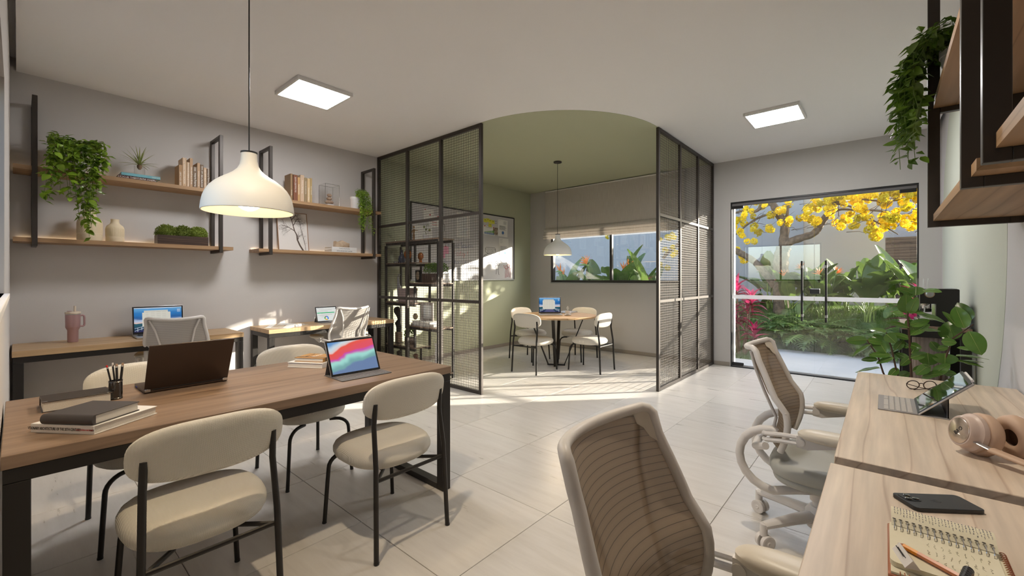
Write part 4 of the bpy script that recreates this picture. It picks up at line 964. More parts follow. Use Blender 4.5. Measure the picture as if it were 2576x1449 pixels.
for o in w0.children:
    if o.name.startswith('lettering'): o.location.x = -.030
text('A MODERN HISTORY', .007, K['redink'], w0, (.088, -.1186, .015), (pi/2, 0, 0)); text('H&D', .009, K['ink'], w0, (.115, -.1186, .015), (pi/2, 0, 0))
obj('cover_picture', B().prism([(-.02, -.09), (.0, -.1), (.02, -.095), (.035, -.08), (.0, -.075)], 'z', .0301, .0304), mat('teal_print', (.03, .16, .15), .6), w0)
flat_book('charcoal hardback lying on top of the white VISIONARY book', .183, 2.176, TZ+.0305, .190, .165, .034, atan2(2.045-2.197, .193-.083)+.03, (.055, .048, .048), None, round_spine=True)
flat_book('white paper book under the tan notebook, beyond the tablet on the meeting table', 1.205, 2.665, TZ, .19, .23, .030, .02+pi/2-1.05, (.74, .73, .72))
nb = flat_book('tan pocket notebook with a black elastic band, on a white book', 1.212, 2.66, TZ+.0305, .145, .19, .024, .02+pi/2-1.05, (.42, .22, .06), name='notebook', cat='notebook')
obj('elastic_band', B().box(-.047, -.037, -.0975, .0965, -.0004+.0006, .0248), K['blackp'], nb)
text('Notes', .036, K['wlet'], nb, (.018, .0, .0242), (0, 0, 0)); text('MAKE IT COUNT', .013, K['ink'], nb, (.012, .045, .0242), (0, 0, 0))
# pencil cup and pencils
CUP = (.285, 2.572)
t = thing('pencil_cup', 'glossy black oval pencil cup on the meeting table', 'cup', (*CUP, TZ), .2)
cm = M.Diagonal((.86, .70, .96, 1)); glossy = mat('gloss_black', (.012, .010, .009), .08, coat=1)
obj('cup', B().lathe([(0, .001), (.027, 0), (.029, .002), (.029, .005), (.0278, .006), (.0278, .082), (.029, .083), (.029, .087), (.0262, .087), (.0262, .006), (0, .005)], 40, mx=cm, cap=False), glossy, t)
obj('trim_ring', B().lathe([(.0282, .0065), (.0288, .007), (.0282, .0075)], 40, mx=cm, cap=False).lathe([(.0282, .080), (.0288, .0805), (.0282, .081)], 40, mx=cm, cap=False), K['chrome'], t, kind='stuff')
def pencil(lab, a, b, bm_, tm, r=.0034):
    a = V(a); b = V(b); t = thing('pencil', lab, 'pencil', a, group='pencils in the black cup'); d = b-a; n = d.normalized()
    obj('shaft', B().tube([(0, 0, 0), d], r, 6), bm_, t, smooth=False)
    obj('end', B().tube([d, d+n*.010], [r, r*.95], 8), tm, t, ang=60)
    obj('ferrule', B().tube([d-n*.006, d+n*.0005], r*1.08, 8), K['chrome'], t)
pc = lambda dx, dy, z: (CUP[0]+dx, CUP[1]+dy, TZ+z)
pencil('black pencil with a red end in the cup', pc(-.002, .004, .008), pc(-.026, .012, .142), K['blackp'], mat('red_end', (.6, .02, .02), .5))
pencil('black pencil with a white eraser in the cup', pc(.004, .008, .008), pc(-.008, .014, .150), K['blackp'], K['white'])
pencil('upright black pencil in the middle of the cup, its tip bare wood', pc(.006, -.004, .008), pc(.003, .000, .145), K['blackp'], mat('bare_wood', (.45, .30, .2), .7), .0046)
pencil('black pencil leaning to the laptop side of the cup', pc(.010, -.006, .008), pc(.022, -.006, .147), K['blackp'], D.materials['bare_wood'], .0046)
# ------------------------------------------------------------------ things on the shelf-wall desks
t = thing('tumbler', 'dusty pink insulated tumbler with a handle and cream straw lid on the oak desk', 'tumbler', (.308, 5.195, DZ), .05)
tm = mat('pink_steel', (.47, .30, .31), .32, metal=.45)
obj('body', B().lathe([(0, 0), (.031, 0), (.034, .003), (.0345, .10), (.045, .124), (.046, .128), (.047, .232), (.0, .233)], 40, cap=False), tm, t, ang=30)
obj('steel_ring', B().lathe([(.0465, .2325), (.0465, .238), (.0, .238)], 40, cap=False), K['steel'], t)
obj('lid', B().lathe([(.048, .2382), (.049, .24), (.049, .252), (.047, .256), (.035, .258), (0, .259)], 40, cap=False), K['cream'] if 0 else mat('cream_lid', (.70, .60, .48), .5), t, ang=30)
obj('straw', B().tube([(.012, 0, .258), (.012, 0, .305)], .0075, 16), D.materials['cream_lid'], t)
obj('lid_tab', B().box(-.036, -.008, -.013, .013, .2585, .264, bev=.003, seg=2), tm, t)
obj('handle', B().tube([(.045, 0, .222), (.060, 0, .223), (.068, 0, .217), (.070, 0, .20), (.070, 0, .148), (.068, 0, .136), (.060, 0, .130), (.045, 0, .134)], .007, 10), tm, t)
laptop('open laptop with a blue sea picture on the oak desk behind a mesh chair', (.885, 5.105, DZ), .0, .385, .25, .262, .14, K['alum'], K['kblk'], bez=.014)
# open magazine
t = thing('magazine', 'open magazine lying face up on the oak desk', 'magazine', (1.985, 5.075, DZ), .62)
def page(s):
    def f(u, v):
        x = s*u*.205; return V((x, (v-.5)*.27, .002 + .030*sin(pi*min(u*1.25, 1))**1.0*(1-u*.6)))
    return f
for s in (-1, 1):
    b = B().grid(page(s), 12, 2); q = page(s); b2 = B()
    n = 12
    for j in (0, 1):
        ring = [q(i/n, j) for i in range(n+1)] + [V((s*.205, (j-.5)*.27, .0005)), V((0, (j-.5)*.27, .0005))]; b.poly(ring)
    b.poly([q(1, 0), q(1, 1), V((s*.205, .135, .0005)), V((s*.205, -.135, .0005))])
    o = obj('page', b, K['paper'], t, ang=50)
    def patch(u0, u1, v0, v1, m_, nm): 
        obj(nm, B().grid(lambda u, v: page(s)(u0+(u1-u0)*u, v0+(v1-v0)*v) + V((0, 0, .0008)), 8, 1), m_, o)
    pic = mat('magazine_photo_%d' % (s+1), (.36, .26, .16), .6, var=((.60, .52, .42), 30))
    if s < 0: patch(.16, .85, .28, .78, pic, 'photo')
    else: patch(.45, .70, .60, .98, mat('magazine_brown', (.30, .12, .04), .6), 'photo'); patch(.2, .9, .1, .45, K['pages'], 'text_block')
# tablet with chart
SC_w = flatm('page_white', (.78, .80, .77), .95)
tb, ds = tablet('tablet showing a green bar and ring chart on the oak desk', (2.515, 5.20, DZ), .0, .265, .12, .19, .32, SC_w)
for nm, c, a0, a1 in (('blue', (.03, .22, .80), -.9, 1.75), ('red', (.75, .04, .03), 1.75, 2.15), ('green', (.02, .42, .13), 2.15, 3.6), ('yellow', (.85, .48, .02), 3.6, 5.38)):
    b = B(); n = 10
    for i in range(n):
        p0, p1 = a0+(a1-a0)*i/n, a0+(a1-a0)*(i+1)/n
        b.poly([(-.01+q*cos(p), -.002, .045+q*.95*sin(p)) for q, p in ((.014, p0), (.027, p0), (.027, p1), (.014, p1))])
    obj('ring_chart', b, flatm('chart_'+nm, c), ds, smooth=False)
obj('green_bar', B().box(-.118, .10, -.0022, -.0014, .108, .118), flatm('bar_green', (.02, .48, .17)), ds)
b = B()
for i in range(9): b.box(-.11+.02*(i % 3), -.03+.05*((i*7) % 4), -.0021, -.0014, .168-.0001*i-(.012*i if i < 4 else .0128*i+.004), .1695-(.012*i if i < 4 else .0128*i+.004))
obj('text_lines', b, SC_dk, ds, kind='stuff')
# ------------------------------------------------------------------ things on the round table
laptop('open silver laptop with a pier picture on the round table', (5.130, 3.705, .742), -pi/2+.86-.15, .335, .22, .245, .12, K['alum'], K['kblk'], bez=.012)
t = thing('laptop', 'closed silver laptop lying on the round table behind the coffee cup', 'laptop', (5.585, 3.735, .742), .16)
obj('base', B().box(-.17, .17, -.12, .12, .001, .014, bev=.003, seg=2), K['alum'], t); obj('lid', B().box(-.17, .17, -.12, .12, .0145, .021, bev=.003, seg=2), K['alum'], t)
t = thing('saucer', 'white saucer under the coffee cup on the round table', 'saucer', (5.245, 3.478, .742)); obj('dish', B().lathe([(0, .004), (.03, .003), (.032, 0), (.036, 0), (.055, .008), (.056, .010), (.035, .0055), (0, .0055)], 36, cap=False), K['white'], t)
t = thing('coffee_cup', 'small white coffee cup with rising steam on the round table', 'cup', (5.245, 3.478, .7478), -.55)
obj('cup', B().lathe([(0, .003), (.020, 0), (.024, .004), (.034, .025), (.038, .055), (.0365, .056), (.032, .025), (.02, .006), (0, .006)], 36, cap=False), K['white'], t)
obj('coffee', B().lathe([(0, .049), (.0355, .049)], 30, cap=False), mat('coffee', (.10, .04, .015), .2), t)
obj('handle', B().tube([(.036, 0, .047), (.055, 0, .046), (.060, 0, .034), (.05, 0, .018), (.032, 0, .014)], .0036, 8), K['white'], t)
sm = see_through('steam', (.85, .85, .85), .16); b = B()
for k in range(5):
    x = -.012+.006*k; P_ = [(x+.010*sin(i*.9+k), .004*k-.01, .056+i*.009) for i in range(9)]; b.tube(P_, [.0055*(1-.07*i)*(1+.4*sin(i+k)) for i in range(9)], 8)
obj('steam', b, sm, t, kind='stuff')
# ------------------------------------------------------------------ things on the maple desks
SC_off = mat('dark_screen_glass', (.012, .014, .010), .04, coat=1)
tb, ds = tablet('tablet with a dark glossy screen on the maple desk next to the headphones', (2.440, -.102, TZ), pi, .278, .122, .205, .80, SC_off, stand=.085, keys=mat('pale_key', (.48, .45, .42), .5), cov=mat('grey_cover', (.28, .265, .26), .5))
# eyeglasses
t = thing('eyeglasses', 'brown framed eyeglasses folded on the maple desk behind the tablet', 'eyeglasses', (2.845, -.135, TZ), -1.0)
for s in (-1, 1):
    ring = [(s*.036+.027*cos(a), .0, .022+.020*sin(a)) for a in [2*pi*i/28 for i in range(28)]]
    obj('rim', B().tube(ring, .0022, 8, closed=True), mat('tortoise_%d' % s, (.035, .015, .008), .2), t)
    obj('lens', B().lathe([(0, -.0005), (.0255, -.0005), (.0255, .0005), (0, .0005)], 28, cap=False, mx=M.Translation((s*.036, 0, .022)) @ M.Rotation(pi/2, 4, 'X') @ M.Diagonal((1, .76, 1, 1))), K['glass'], t)
    obj('temple', B().tube([(s*.064, .001, .028), (s*.062, -.012, .026), (s*.01, -.022-.006*s, .012), (-s*.055, -.026-.006*s, .006)], .0018, 8), D.materials['tortoise_%d' % s], t)
obj('bridge', B().tube([(-.010, 0, .027), (0, .002, .030), (.010, 0, .027)], .002, 8), D.materials['tortoise_1'], t)
# headphones
t = thing('headphones', 'beige over-ear headphones lying on the maple desk', 'headphones', (1.90, -.225, TZ), 0)
hb = mat('beige_leather', (.56, .385, .27), .55); hs = mat('beige_shell', (.60, .47, .40), .4); hp = mat('pale_gold_plate', (.62, .52, .43), .18, metal=.8)
def can(c, yaw, tilt, nm):
    T = M.Translation(c) @ M.Rotation(yaw, 4, 'Z') @ M.Rotation(tilt, 4, 'X') @ M.Scale(1.1, 4)   # local +y is the outer face
    mx = T @ M.Rotation(-pi/2, 4, 'X') @ M.Diagonal((.86, 1.0, 1, 1))
    o = obj('ear_cushion', B().lathe([(.022, -.034), (.034, -.042), (.050, -.040), (.058, -.028), (.058, -.012), (.052, -.003), (.0, -.002)], 40, cap=False, mx=mx), hb, t, ang=70)
    obj('cushion_lining', B().lathe([(0, -.018), (.023, -.018), (.023, -.034)], 32, cap=False, mx=mx), mat('ear_lining_'+nm, (.16, .10, .07), .9), o)
    o = obj('ear_cup', B().lathe([(.050, -.003), (.053, .002), (.051, .012), (.045, .016), (.043, .020), (.0415, .034), (.0385, .037), (0, .037)], 40, cap=False, mx=mx), hs, t, ang=40)
    obj('plate', B().lathe([(.0345, .0372), (.0345, .0382), (.033, .0388), (0, .0388)], 40, cap=False, mx=mx), hp, o)
    return T
T1 = can((1.905, -.205, TZ+.064), .62, .18, 'near')
T2 = can((1.965, -.315, TZ+.064), .62+pi, .12, 'far')
q = T1 @ M.Rotation(-pi/2, 4, 'X')
e = T1.to_3x3()
o = text('B&O', .014, K['ink'], t, (0, 0, 0)); o.matrix_local = M.Translation(-V(t.location)) @ T1 @ M.Translation((0, .0391, 0)) @ M.Rotation(-pi/2, 4, 'X') @ M.Rotation(pi, 4, 'Y') @ M.Rotation(.5, 4, 'Z') @ M.Rotation(0, 4, 'X')
o.matrix_local = M.Translation(-V(t.location)) @ T1 @ M.Translation((0, .0391, 0)) @ M(((-1, 0, 0, 0), (0, 0, 1, 0), (0, 1, 0, 0), (0, 0, 0, 1))) @ M.Rotation(.9, 4, 'Z')
for o in list(t.children):
    if o.type == 'MESH' and not o.name.startswith('lettering'): o.location = -V(t.location)
def w2(p): return V(p) - V(t.location)
obj('slider_arm', B().tube([w2((1.885, -.175, TZ+.062)), w2((1.858, -.215, TZ+.045)), w2((1.835, -.245, TZ+.036))], .011, 12, flat=.35), K['alum'], t)
obj('headband', B().tube([w2(p) for p in ((1.845, -.235, TZ+.038), (1.80, -.29, TZ+.030), (1.765, -.345, TZ+.026), (1.755, -.40, TZ+.024), (1.785, -.45, TZ+.026), (1.86, -.455, TZ+.030), (1.94, -.42, TZ+.036), (1.985, -.385, TZ+.042))], .017, 14, flat=.42, up=(0, 0, 1)), hb, t, ang=60)
obj('slider_arm', B().tube([w2((1.99, -.35, TZ+.060)), w2((1.992, -.37, TZ+.050)), w2((1.985, -.39, TZ+.042))], .011, 12, flat=.35), K['alum'], t)
# phone, face down
t = thing('phone', 'black phone lying face down on the maple desk', 'phone', (1.422, -.094, TZ), atan2(-.127+.042, 1.476-1.413)+pi/2)
def rrect(w, h, r, n=6):
    out = []
    for cx, cy, a0 in ((w/2-r, h/2-r, 0), (-w/2+r, h/2-r, pi/2), (-w/2+r, -h/2+r, pi), (w/2-r, -h/2+r, 3*pi/2)): out += [(cx+r*cos(a0+pi/2*i/n), cy+r*sin(a0+pi/2*i/n)) for i in range(n+1)]
    return out
obj('case', B().prism(rrect(.0735, .150, .011), 'z', 0.0015, .0082), K['blackp'], t); obj('back_glass', B().prism(rrect(.0700, .1465, .010), 'z', .0082, .0088), mat('matte_back', (.018, .018, .02), .35), t); obj('screen', B().prism(rrect(.0700, .1465, .010), 'z', .0006, .0015), SC_off, t)
cp_ = obj('camera_block', B().prism([(x+.0135, y+.050) for x, y in rrect(.034, .035, .008)], 'z', .0088, .0098), K['blackp'], t)
for dx, dy in ((.006, .058), (.006, .042), (.022, .050)): obj('lens', B().lathe([(.0065, .0098), (.0065, .0112), (.005, .0116), (0, .0116)], 20, (dx, dy, 0), cap=False), glossy, cp_)
b = B().lathe([(0, .0089), (.0075, .0089)], 20, cap=False); b.poly([(.001, .009, .0089), (.004, .012, .0089), (.004, .0095, .0089)])
obj('logo', b, mat('dark_logo', (.03, .03, .033), .15), t)
# spiral notepad on a copper notebook
PC = mat('copper_cover', (.42, .16, .08), .35, metal=.4); YP = mat('cream_page', (.76, .70, .53), .9, var=((.73, .67, .49), 20))
t = thing('spiral_notebook', 'copper covered spiral notebook under the cream notepad', 'notebook', (1.135, -.083, TZ))
obj('cover', B().box(-.115, .095, -.089, .078, 0, .0085, bev=.002), PC, t); obj('pages', B().box(-.112, .093, -.085, .074, .0086, .0125), YP, t)
sp = B()
for i in range(26):
    x = -.108+.0078*i; sp.tube([(x+.0035*0, -.086+.0055*cos(a), .0075+.0075*sin(a)) for a in [2*pi*k/10 for k in range(10)]], .0008, 5, closed=True)
    y = -.08+.0059*i; sp.tube([(-.111+.0055*cos(a), y, .0075+.0075*sin(a)) for a in [2*pi*k/10 for k in range(10)]], .0008, 5, closed=True) if i < 25 else None
obj('spiral_binding', sp, PC, t, kind='stuff')
t = thing('notepad', 'cream spiral notepad with handwriting, folded open on the maple desk', 'notepad', (1.135, -.083, TZ+.0128))
obj('lower_sheets', B().prism([(x-.012, y) for x, y in rrect(.165, .150, .012)], 'z', 0, .009), YP, t, smooth=False)
def upper(u, v):
    x = .058 + .057*u; return V((x, -.078+.150*v, .010 + .016*sin(u*pi*.62)))
pg = B().grid(upper, 8, 4); obj('turned_page', pg, YP, t)
cl = B()
for i in range(15):
    y = -.070+.0098*i; cl.tube([(.052+.0125*cos(a)*1.15, y, .011+.0105*sin(a)) for a in [2*pi*k/14 for k in range(14)]], .0009, 6, closed=True)
obj('wire_coil', cl, K['chrome'], t, kind='stuff')
hl = B()
for i in range(15): hl.lathe([(0, .0), (.0030, .0)], 12, (.069, -.070+.0098*i, .0192), cap=False)
obj('punch_hole', hl, mat('hole_dark', (.05, .04, .03), .9), t, kind='stuff', smooth=False)
wr = B(); wr2 = B()
for k in range(30):       # lines of handwriting run across the page
    y = -.073+.0048*k; pts = []; u = .38 + .12*random.random()
    while u < .95:
        w = random.uniform(.05, .16)
        pts = [upper(min(u+w*i/9, 1), (y+.078)/.150 + random.uniform(-.008, .008)) + V((0, 0, .0007)) for i in range(10)]; wr.tube(pts, (.00022), 3, cap=False); u += w+.05
for k in range(9):
    y = .02-.010*k; x = .02; 
    for q in range(3): wr2.tube([(x-.03*q-.002*i, y+random.uniform(-.002, .002), .0094) for i in range(9)], .00025, 3, cap=False)
obj('handwriting', wr, mat('blue_grey_ink', (.10, .11, .20), .8), t, kind='stuff'); obj('faint_notes', wr2, mat('pencil_grey', (.33, .29, .2), .8), t, kind='stuff')
NPZ = TZ+.0220
t = thing('eraser', 'white triangular eraser with two dotted rows on the notepad', 'eraser', (1.062, -.030, NPZ)); T = M.Rotation(.28, 4, 'Z')
b = B().prism([(-.011, 0), (.011, 0), (.0, .015)], 'x', -.030, .030); 
for v in b.bm.verts: v.co = T @ v.co
obj('body', b, mat('eraser_white', (.70, .66, .62), .7), t, smooth=False); b = B()
for i in range(12):
    for q in (0, 1): b.ball(T @ V((-.012+.003*i, .0045-.003*q*0 + (.003 if q else -.0), .0092 if q == 0 else .0112)), .0009, 6)
obj('dot_rows', b, K['ink'], t, kind='stuff')
t = thing('pencil', 'thick orange and copper pencil lying across the notepad', 'pencil', (1.045, -.062, NPZ+.0052)); a, b2 = V((.061, .042, 0)), V((-.030, -.083, 0)); d = (b2-a).normalized()
obj('shaft', B().tube([a+d*.034, b2], .0052, 6), mat('copper_pencil', (.60, .22, .10), .35), t, smooth=False); obj('orange_band', B().tube([a+d*.010, a+d*.034], .0053, 6), mat('orange_lacquer', (.80, .30, .02), .4), t, smooth=False)
obj('tip', B().tube([a, a+d*.010], [.0008, .0052], 8), mat('pencil_wood', (.40, .16, .08), .7), t, ang=60)
t = thing('pen_cap', 'black ridged pen end with steel clip on the notepad', 'pen', (1.052, -.112, NPZ+.0075)); a, b2 = V((.026, .002, 0)), V((-.035, .016, 0))
obj('barrel', B().tube([a.lerp(b2, i/16) for i in range(17)], [.0066 if i % 2 else .0074 for i in range(17)], 16), K['blackp'], t, ang=20); obj('clip', B().bar(a.lerp(b2, .25)+V((0, -.0075, .003)), b2+V((0, -.0075, .003)), .003, .0012), K['chrome'], t)
# ------------------------------------------------------------------ coffee corner
SX0, SX1, SY0, SY1, SZ = 4.36, 5.06, -.466, -.098, .925
t = thing('coffee_stand', 'tall black framed stand with a wood top under the coffee machine', 'stand', ((SX0+SX1)/2, (SY0+SY1)/2, 0)); a, c = (SX1-SX0)/2, (SY1-SY0)/2
obj('tabletop', B().box(-a, a, -c, c, SZ-.028, SZ, bev=.002), K['walnut'], t)
for s in (-1, 1):
    for q in (-1, 1): obj('leg', B().box(*sorted((s*a*.999, s*(a-.055))), *sorted((q*(c-.003), q*(c-.058))), 0, SZ-.08, bev=.002), K['black'], t)
    obj('end_rail', B().box(*sorted((s*a*.999, s*(a-.055))), -c+.003, c-.003, SZ-.08, SZ-.028, bev=.002), K['black'], t)
    obj('apron', B().box(-a+.055, a-.055, *sorted((s*(c-.003), s*(c-.058))), SZ-.08, SZ-.028, bev=.002), K['black'], t)
obj('shelf_board', B().box(-a+.002, a-.002, -c+.06, c-.06, .44, .465, bev=.002).box(-a+.057, a-.057, -c+.004, c-.004, .4401, .4649), K['walnut'], t)
t = thing('fluted_planter', 'grey-brown fluted stone cylinder standing inside the coffee stand', 'planter', (4.60, -.26, .465))
fs = mat('fluted_stone', (.36, .30, .26), .85); obj('body', B().lathe([(.0, 0), (.098, 0), (.10, .01), (.10, .365), (.097, .37), (.09, .37), (.088, .33), (0, .33)], 72, cap=False, flute=(3, .028)), fs, t, ang=20)
t = thing('coffee_machine', 'black espresso machine on the stand behind the rubber plant', 'coffee machine', (4.60, -.275, SZ)); mb = mat('machine_black', (.014, .013, .012), .32)
b = B().prism([(-.135, .0), (.095, 0), (.095, .040), (-.015, .040), (-.015, .165), (.078, .165), (.085, .172), (.085, .268), (.078, .275), (-.130, .275), (-.135, .270)], 'x', -.16, .16)
obj('body', b, mb, t, smooth=False); obj('drip_tray', B().box(-.13, .13, -.013, .09, .0402, .048, bev=.002), K['chrome'], t); obj('back_plate', B().box(-.14, .14, -.0149, -.010, .05, .16), K['chrome'], t); obj('side_trim', B().box(-.1615, -.160, .072, .078, .01, .265), K['steel'], t)
for x in (-.07, .07):
    obj('group_head', B().lathe([(.028, .125), (.03, .128), (.03, .165)], 24, (x, .035, 0)), K['chrome'], t); o = obj('portafilter', B().lathe([(.02, .098), (.031, .102), (.031, .125)], 24, (x, .035, 0)), mb, t)
    obj('handle', B().tube([(x, .06, .112), (x, .10, .112), (x, .165, .106)], [.008, .011, .012], 12), K['blackp'], o)
obj('steam_wand', B().tube([(-.125, .02, .16), (-.125, .045, .14), (-.125, .05, .065)], .005, 8), K['chrome'], t)
kx = M.Translation((-.160, .020, .238)) @ M.Rotation(-pi/2, 4, 'Y'); obj('dial', B().lathe([(.021, 0), (.023, .002), (.022, .012), (.016, .014), (0, .014)], 28, mx=kx, cap=False), K['steel'], t); obj('dial_ring', B().lathe([(.024, 0), (.027, .001), (.027, .004), (.024, .005)], 28, mx=kx, cap=False), K['oak'], t)
obj('top_rail', B().box(-.14, .14, -.125, .08, .2752, .2785, bev=.001), K['steel'], t)
t = thing('drinking_glass', 'clear drinking glass on top of the espresso machine', 'glass', (4.56, -.22, SZ+.279)); obj('body', B().lathe([(0, .002), (.030, 0), (.033, .003), (.036, .075), (.0345, .075), (.031, .006), (0, .006)], 28, cap=False), K['glass'], t)
# ------------------------------------------------------------------ rubber plant
RX, RY = 3.46, -.14
t = thing('rubber_plant', 'rubber plant with broad glossy leaves behind the maple desk', 'plant', (RX, RY, 0)); base = V(t.location)
obj('pot', B().lathe([(.0, 0), (.105, 0), (.115, .01), (.145, .33), (.148, .335), (.148, .35), (.138, .35), (.13, .31), (0, .31)], 40, cap=False), mat('grey_pot', (.33, .31, .29), .8), t); obj('soil', B().lathe([(0, .315), (.131, .315)], 24, cap=False), K['soil'], t)
def rp(x, y, dx=0): return pix(2080+x/2.684, 680+y/2.684, X=RX+dx) - base
def stem(pts, r0, r1): 
    P = [V((random.uniform(-.05, .05), random.uniform(-.04, .04), .31))] + [rp(*p) for p in pts]; n = len(P); obj('stem', B().tube(P, [r0+(r1-r0)*i/(n-1) for i in range(n)], 8), K['stem'], t)
stem([(570, 700), (560, 500), (545, 300), (598, 170)], .0075, .0035); stem([(770, 720), (800, 600), (850, 460), (990, 365)], .007, .0028); stem([(475, 700), (435, 520), (400, 420)], .006, .003); stem([(380, 690), (345, 580), (270, 470)], .006, .003)
def rleaf(w, L):
    def f(u, v):
        s = (sin(pi*v**.85)**.62)*w/2*(1 if v < .9 else max(0, 1-(v-.9)/.1*.5)) if 0 < v < 1 else 0
        return V((L*v, (u*2-1)*s, -.22*L*v*v*.6 + abs(u*2-1)*s*.12 + .012*L*sin(v*12)*abs(u*2-1)))
    return B().grid(f, 4, 10)
LV = [(600, 170, 605, 98, 88), (592, 160, 475, 118, 40), (650, 135, 770, 135, 26), (540, 292, 535, 168, 92), (556, 290, 602, 190, 60), (522, 300, 435, 282, 34), (548, 276, 662, 282, 22), (600, 290, 812, 336, 30), (560, 370, 698, 335, 52), (565, 440, 690, 350, 54), (556, 388, 405, 340, 34), (562, 462, 440, 425, 40), (625, 405, 770, 398, 22), (856, 470, 815, 343, 104), (840, 470, 752, 380, 60), (930, 392, 866, 244, 90), (975, 340, 878, 215, 76), (958, 410, 1046, 572, 100), (870, 372, 797, 275, 26), (878, 524, 1030, 532, 24), (870, 580, 1100, 580, 20), (880, 612, 1066, 640, 22), (876, 618, 1060, 604, 18), (800, 560, 797, 636, 118), (772, 480, 876, 488, 52), (748, 530, 825, 518, 36), (272, 470, 138, 476, 62), (400, 418, 283, 388, 36), (402, 430, 458, 482, 70), (300, 500, 163, 566, 24), (432, 572, 285, 565, 42), (345, 602, 228, 598, 36), (362, 660, 183, 672, 22), (452, 592, 328, 620, 34), (402, 560, 318, 425, 90), (560, 522, 470, 478, 40), (558, 500, 632, 524, 46), (560, 592, 500, 642, 44), (565, 592, 682, 558, 50), (570, 562, 612, 498, 50), (680, 558, 692, 652, 96), (580, 682, 702, 648, 50), (560, 602, 458, 558, 44), (640, 722, 762, 688, 40), (720, 700, 820, 640, 60), (560, 690, 470, 720, 50), (700, 480, 770, 560, 50), (270, 470, 400, 490, 44), (545, 330, 600, 420, 60), (780, 690, 880, 700, 40), (480, 660, 420, 720, 46), (690, 640, 610, 700, 60), (460, 540, 520, 470, 46), (480, 480, 550, 520, 44)]
for i, (a, b2, c, d_, w) in enumerate(LV):
    dx = random.uniform(-.07, .07); p, q = rp(a, b2, dx*.3), rp(c, d_, dx*.3 + random.uniform(-.08, .08)); L = (q-p).length; ww = w/2.684/FPX*2.62; br = max(ww, min(L*.46, .085))
    d = q-p; view = (V((0, 0, CAMH)) - (base+p)).normalized(); upw = V((0, 0, 1)); asp = ww/br
    side = d.normalized().cross(view).normalized(); face = side.cross(d.normalized())     # facing normal
    tl = math.acos(max(.05, min(1, asp))); n = face*cos(tl) + side*sin(tl)*(1 if side.z > 0 else -1)
    if n.z < -.2 and asp < .7: n = face*cos(tl) - side*sin(tl)*(1 if side.z > 0 else -1)
    me = rleaf(br, L).mesh('leaf', K['ficus'], ang=80); o = link('leaf', me, t, mx=orient(p, d, n))
    link('midrib', B().tube([(L*v, 0, -.132*L*v*v+.0012) for v in (.0, .25, .5, .75, .97)], [.0016, .0014, .0012, .0009, .0005], 5).mesh('midrib', K['rib']), o)
# ------------------------------------------------------------------ whiteboard on the green wall
WY = Y1-.003
t = thing('whiteboard', 'large black framed whiteboard with notes and marker drawings on the green wall', 'whiteboard', (5.0825, WY, 1.842)); wb0 = V(t.location)
wx, wz = 1.2, .60
fb = B()
obj('board', B().box(-wx+.02, wx-.02, -.014, 0, -wz+.02, wz-.02), mat('board_white', (.56, .55, .56), .28), t, smooth=False)
for nm, a in (('frame_top', (-wx, wx, wz-.02, wz)), ('frame_side', (-wx, -wx+.02, -wz+.02, wz-.02)), ('frame_side', (wx-.02, wx, -wz+.02, wz-.02))): obj(nm, B().box(a[0], a[1], -.022, 0, a[2], a[3], bev=.002), K['blackp'], t)
obj('frame_bottom', B().box(-wx, wx, -.024, 0, -wz, -wz+.02, bev=.002), K['steel'], t)
def wp(u, v, d=.0145): p = pix(u, v, Y=WY-d); return p - wb0
def wq(x, y): return wp(1205+x/8.05, 535+y/8.05)       # from the close view of the visible half
def wl(x, y): return wp(1030+x/6.9, 510+y/6.9)
def sheet(lab, nm, cat, p, w, h, rz, m, depth=.002, grp=None, curl=.004):
    o = thing(nm, lab, cat, wb0 + p, 0, grp); o.rotation_euler = (0, rz, 0)
    obj('sheet', B().grid(lambda u, v: V(((u-.5)*w, -.0008-depth*.4-curl*(1-v)**2, (v-.5)*h)), 2, 4), m, o)
    return o
def lines(o, w, h, y0, y1, n, m, x0=-.38, x1=.38, th=.003, nm='text_lines'):
    b = B()
    for i in range(n):
        z = y0+(y1-y0)*i/max(1, n-1); b.box(w*x0, w*(x1-random.random()*.18), -.0075, -.0065, h*z, h*z+th)
    obj(nm, b, m, o, smooth=False, kind='stuff')
gink = mat('grey_print', (.25, .25, .28), .8); blu = mat('stamp_blue', (.10, .22, .48), .8); gr = mat('chart_green_ink', (.15, .42, .10), .8)
a4 = (.245, .36)
P1, P2 = (wq(480, 318)), (wq(502, 692))
o = sheet('upper white letter with blue stamp pinned on the whiteboard', 'letter', 'paper', P1, .262, .315, .03, K['paper'], grp='papers on the whiteboard'); lines(o, .262, .315, -.10, .12, 8, gink); lines(o, .262, .315, .25, .40, 4, gink, .05, .42); obj('stamp', B().lathe([(0, 0), (.03, 0), (.03, .001)], 20, mx=M.Translation((0, -.0072, -.085)) @ M.Rotation(pi/2, 4, 'X')), blu, o)
o = sheet('lower white letter pinned on the whiteboard beneath the other letter', 'letter', 'paper', P2, .262, .315, .0, K['paper'], grp='papers on the whiteboard'); lines(o, .262, .315, -.22, .02, 9, gink); lines(o, .262, .315, .22, .42, 4, gink, -.42, -.1); obj('stamp', B().lathe([(0, 0), (.022, 0), (.022, .001)], 20, mx=M.Translation((.03, -.0072, -.115)) @ M.Rotation(pi/2, 4, 'X')), blu, o)
o = sheet('white sheet with a blue and green bar chart on the whiteboard', 'chart', 'paper', wq(195, 362), .30, .16, .06, K['paper'], grp='papers on the whiteboard')
b = B(); b2 = B()
for i in range(10):
    x = -.115+.026*i; hh = .03+.001*i; b.box(x, x+.015, -.0078, -.0068, -.07, -.07+hh); b2.box(x, x+.015, -.0078, -.0068, -.068+hh, -.062+hh+.0045*i)
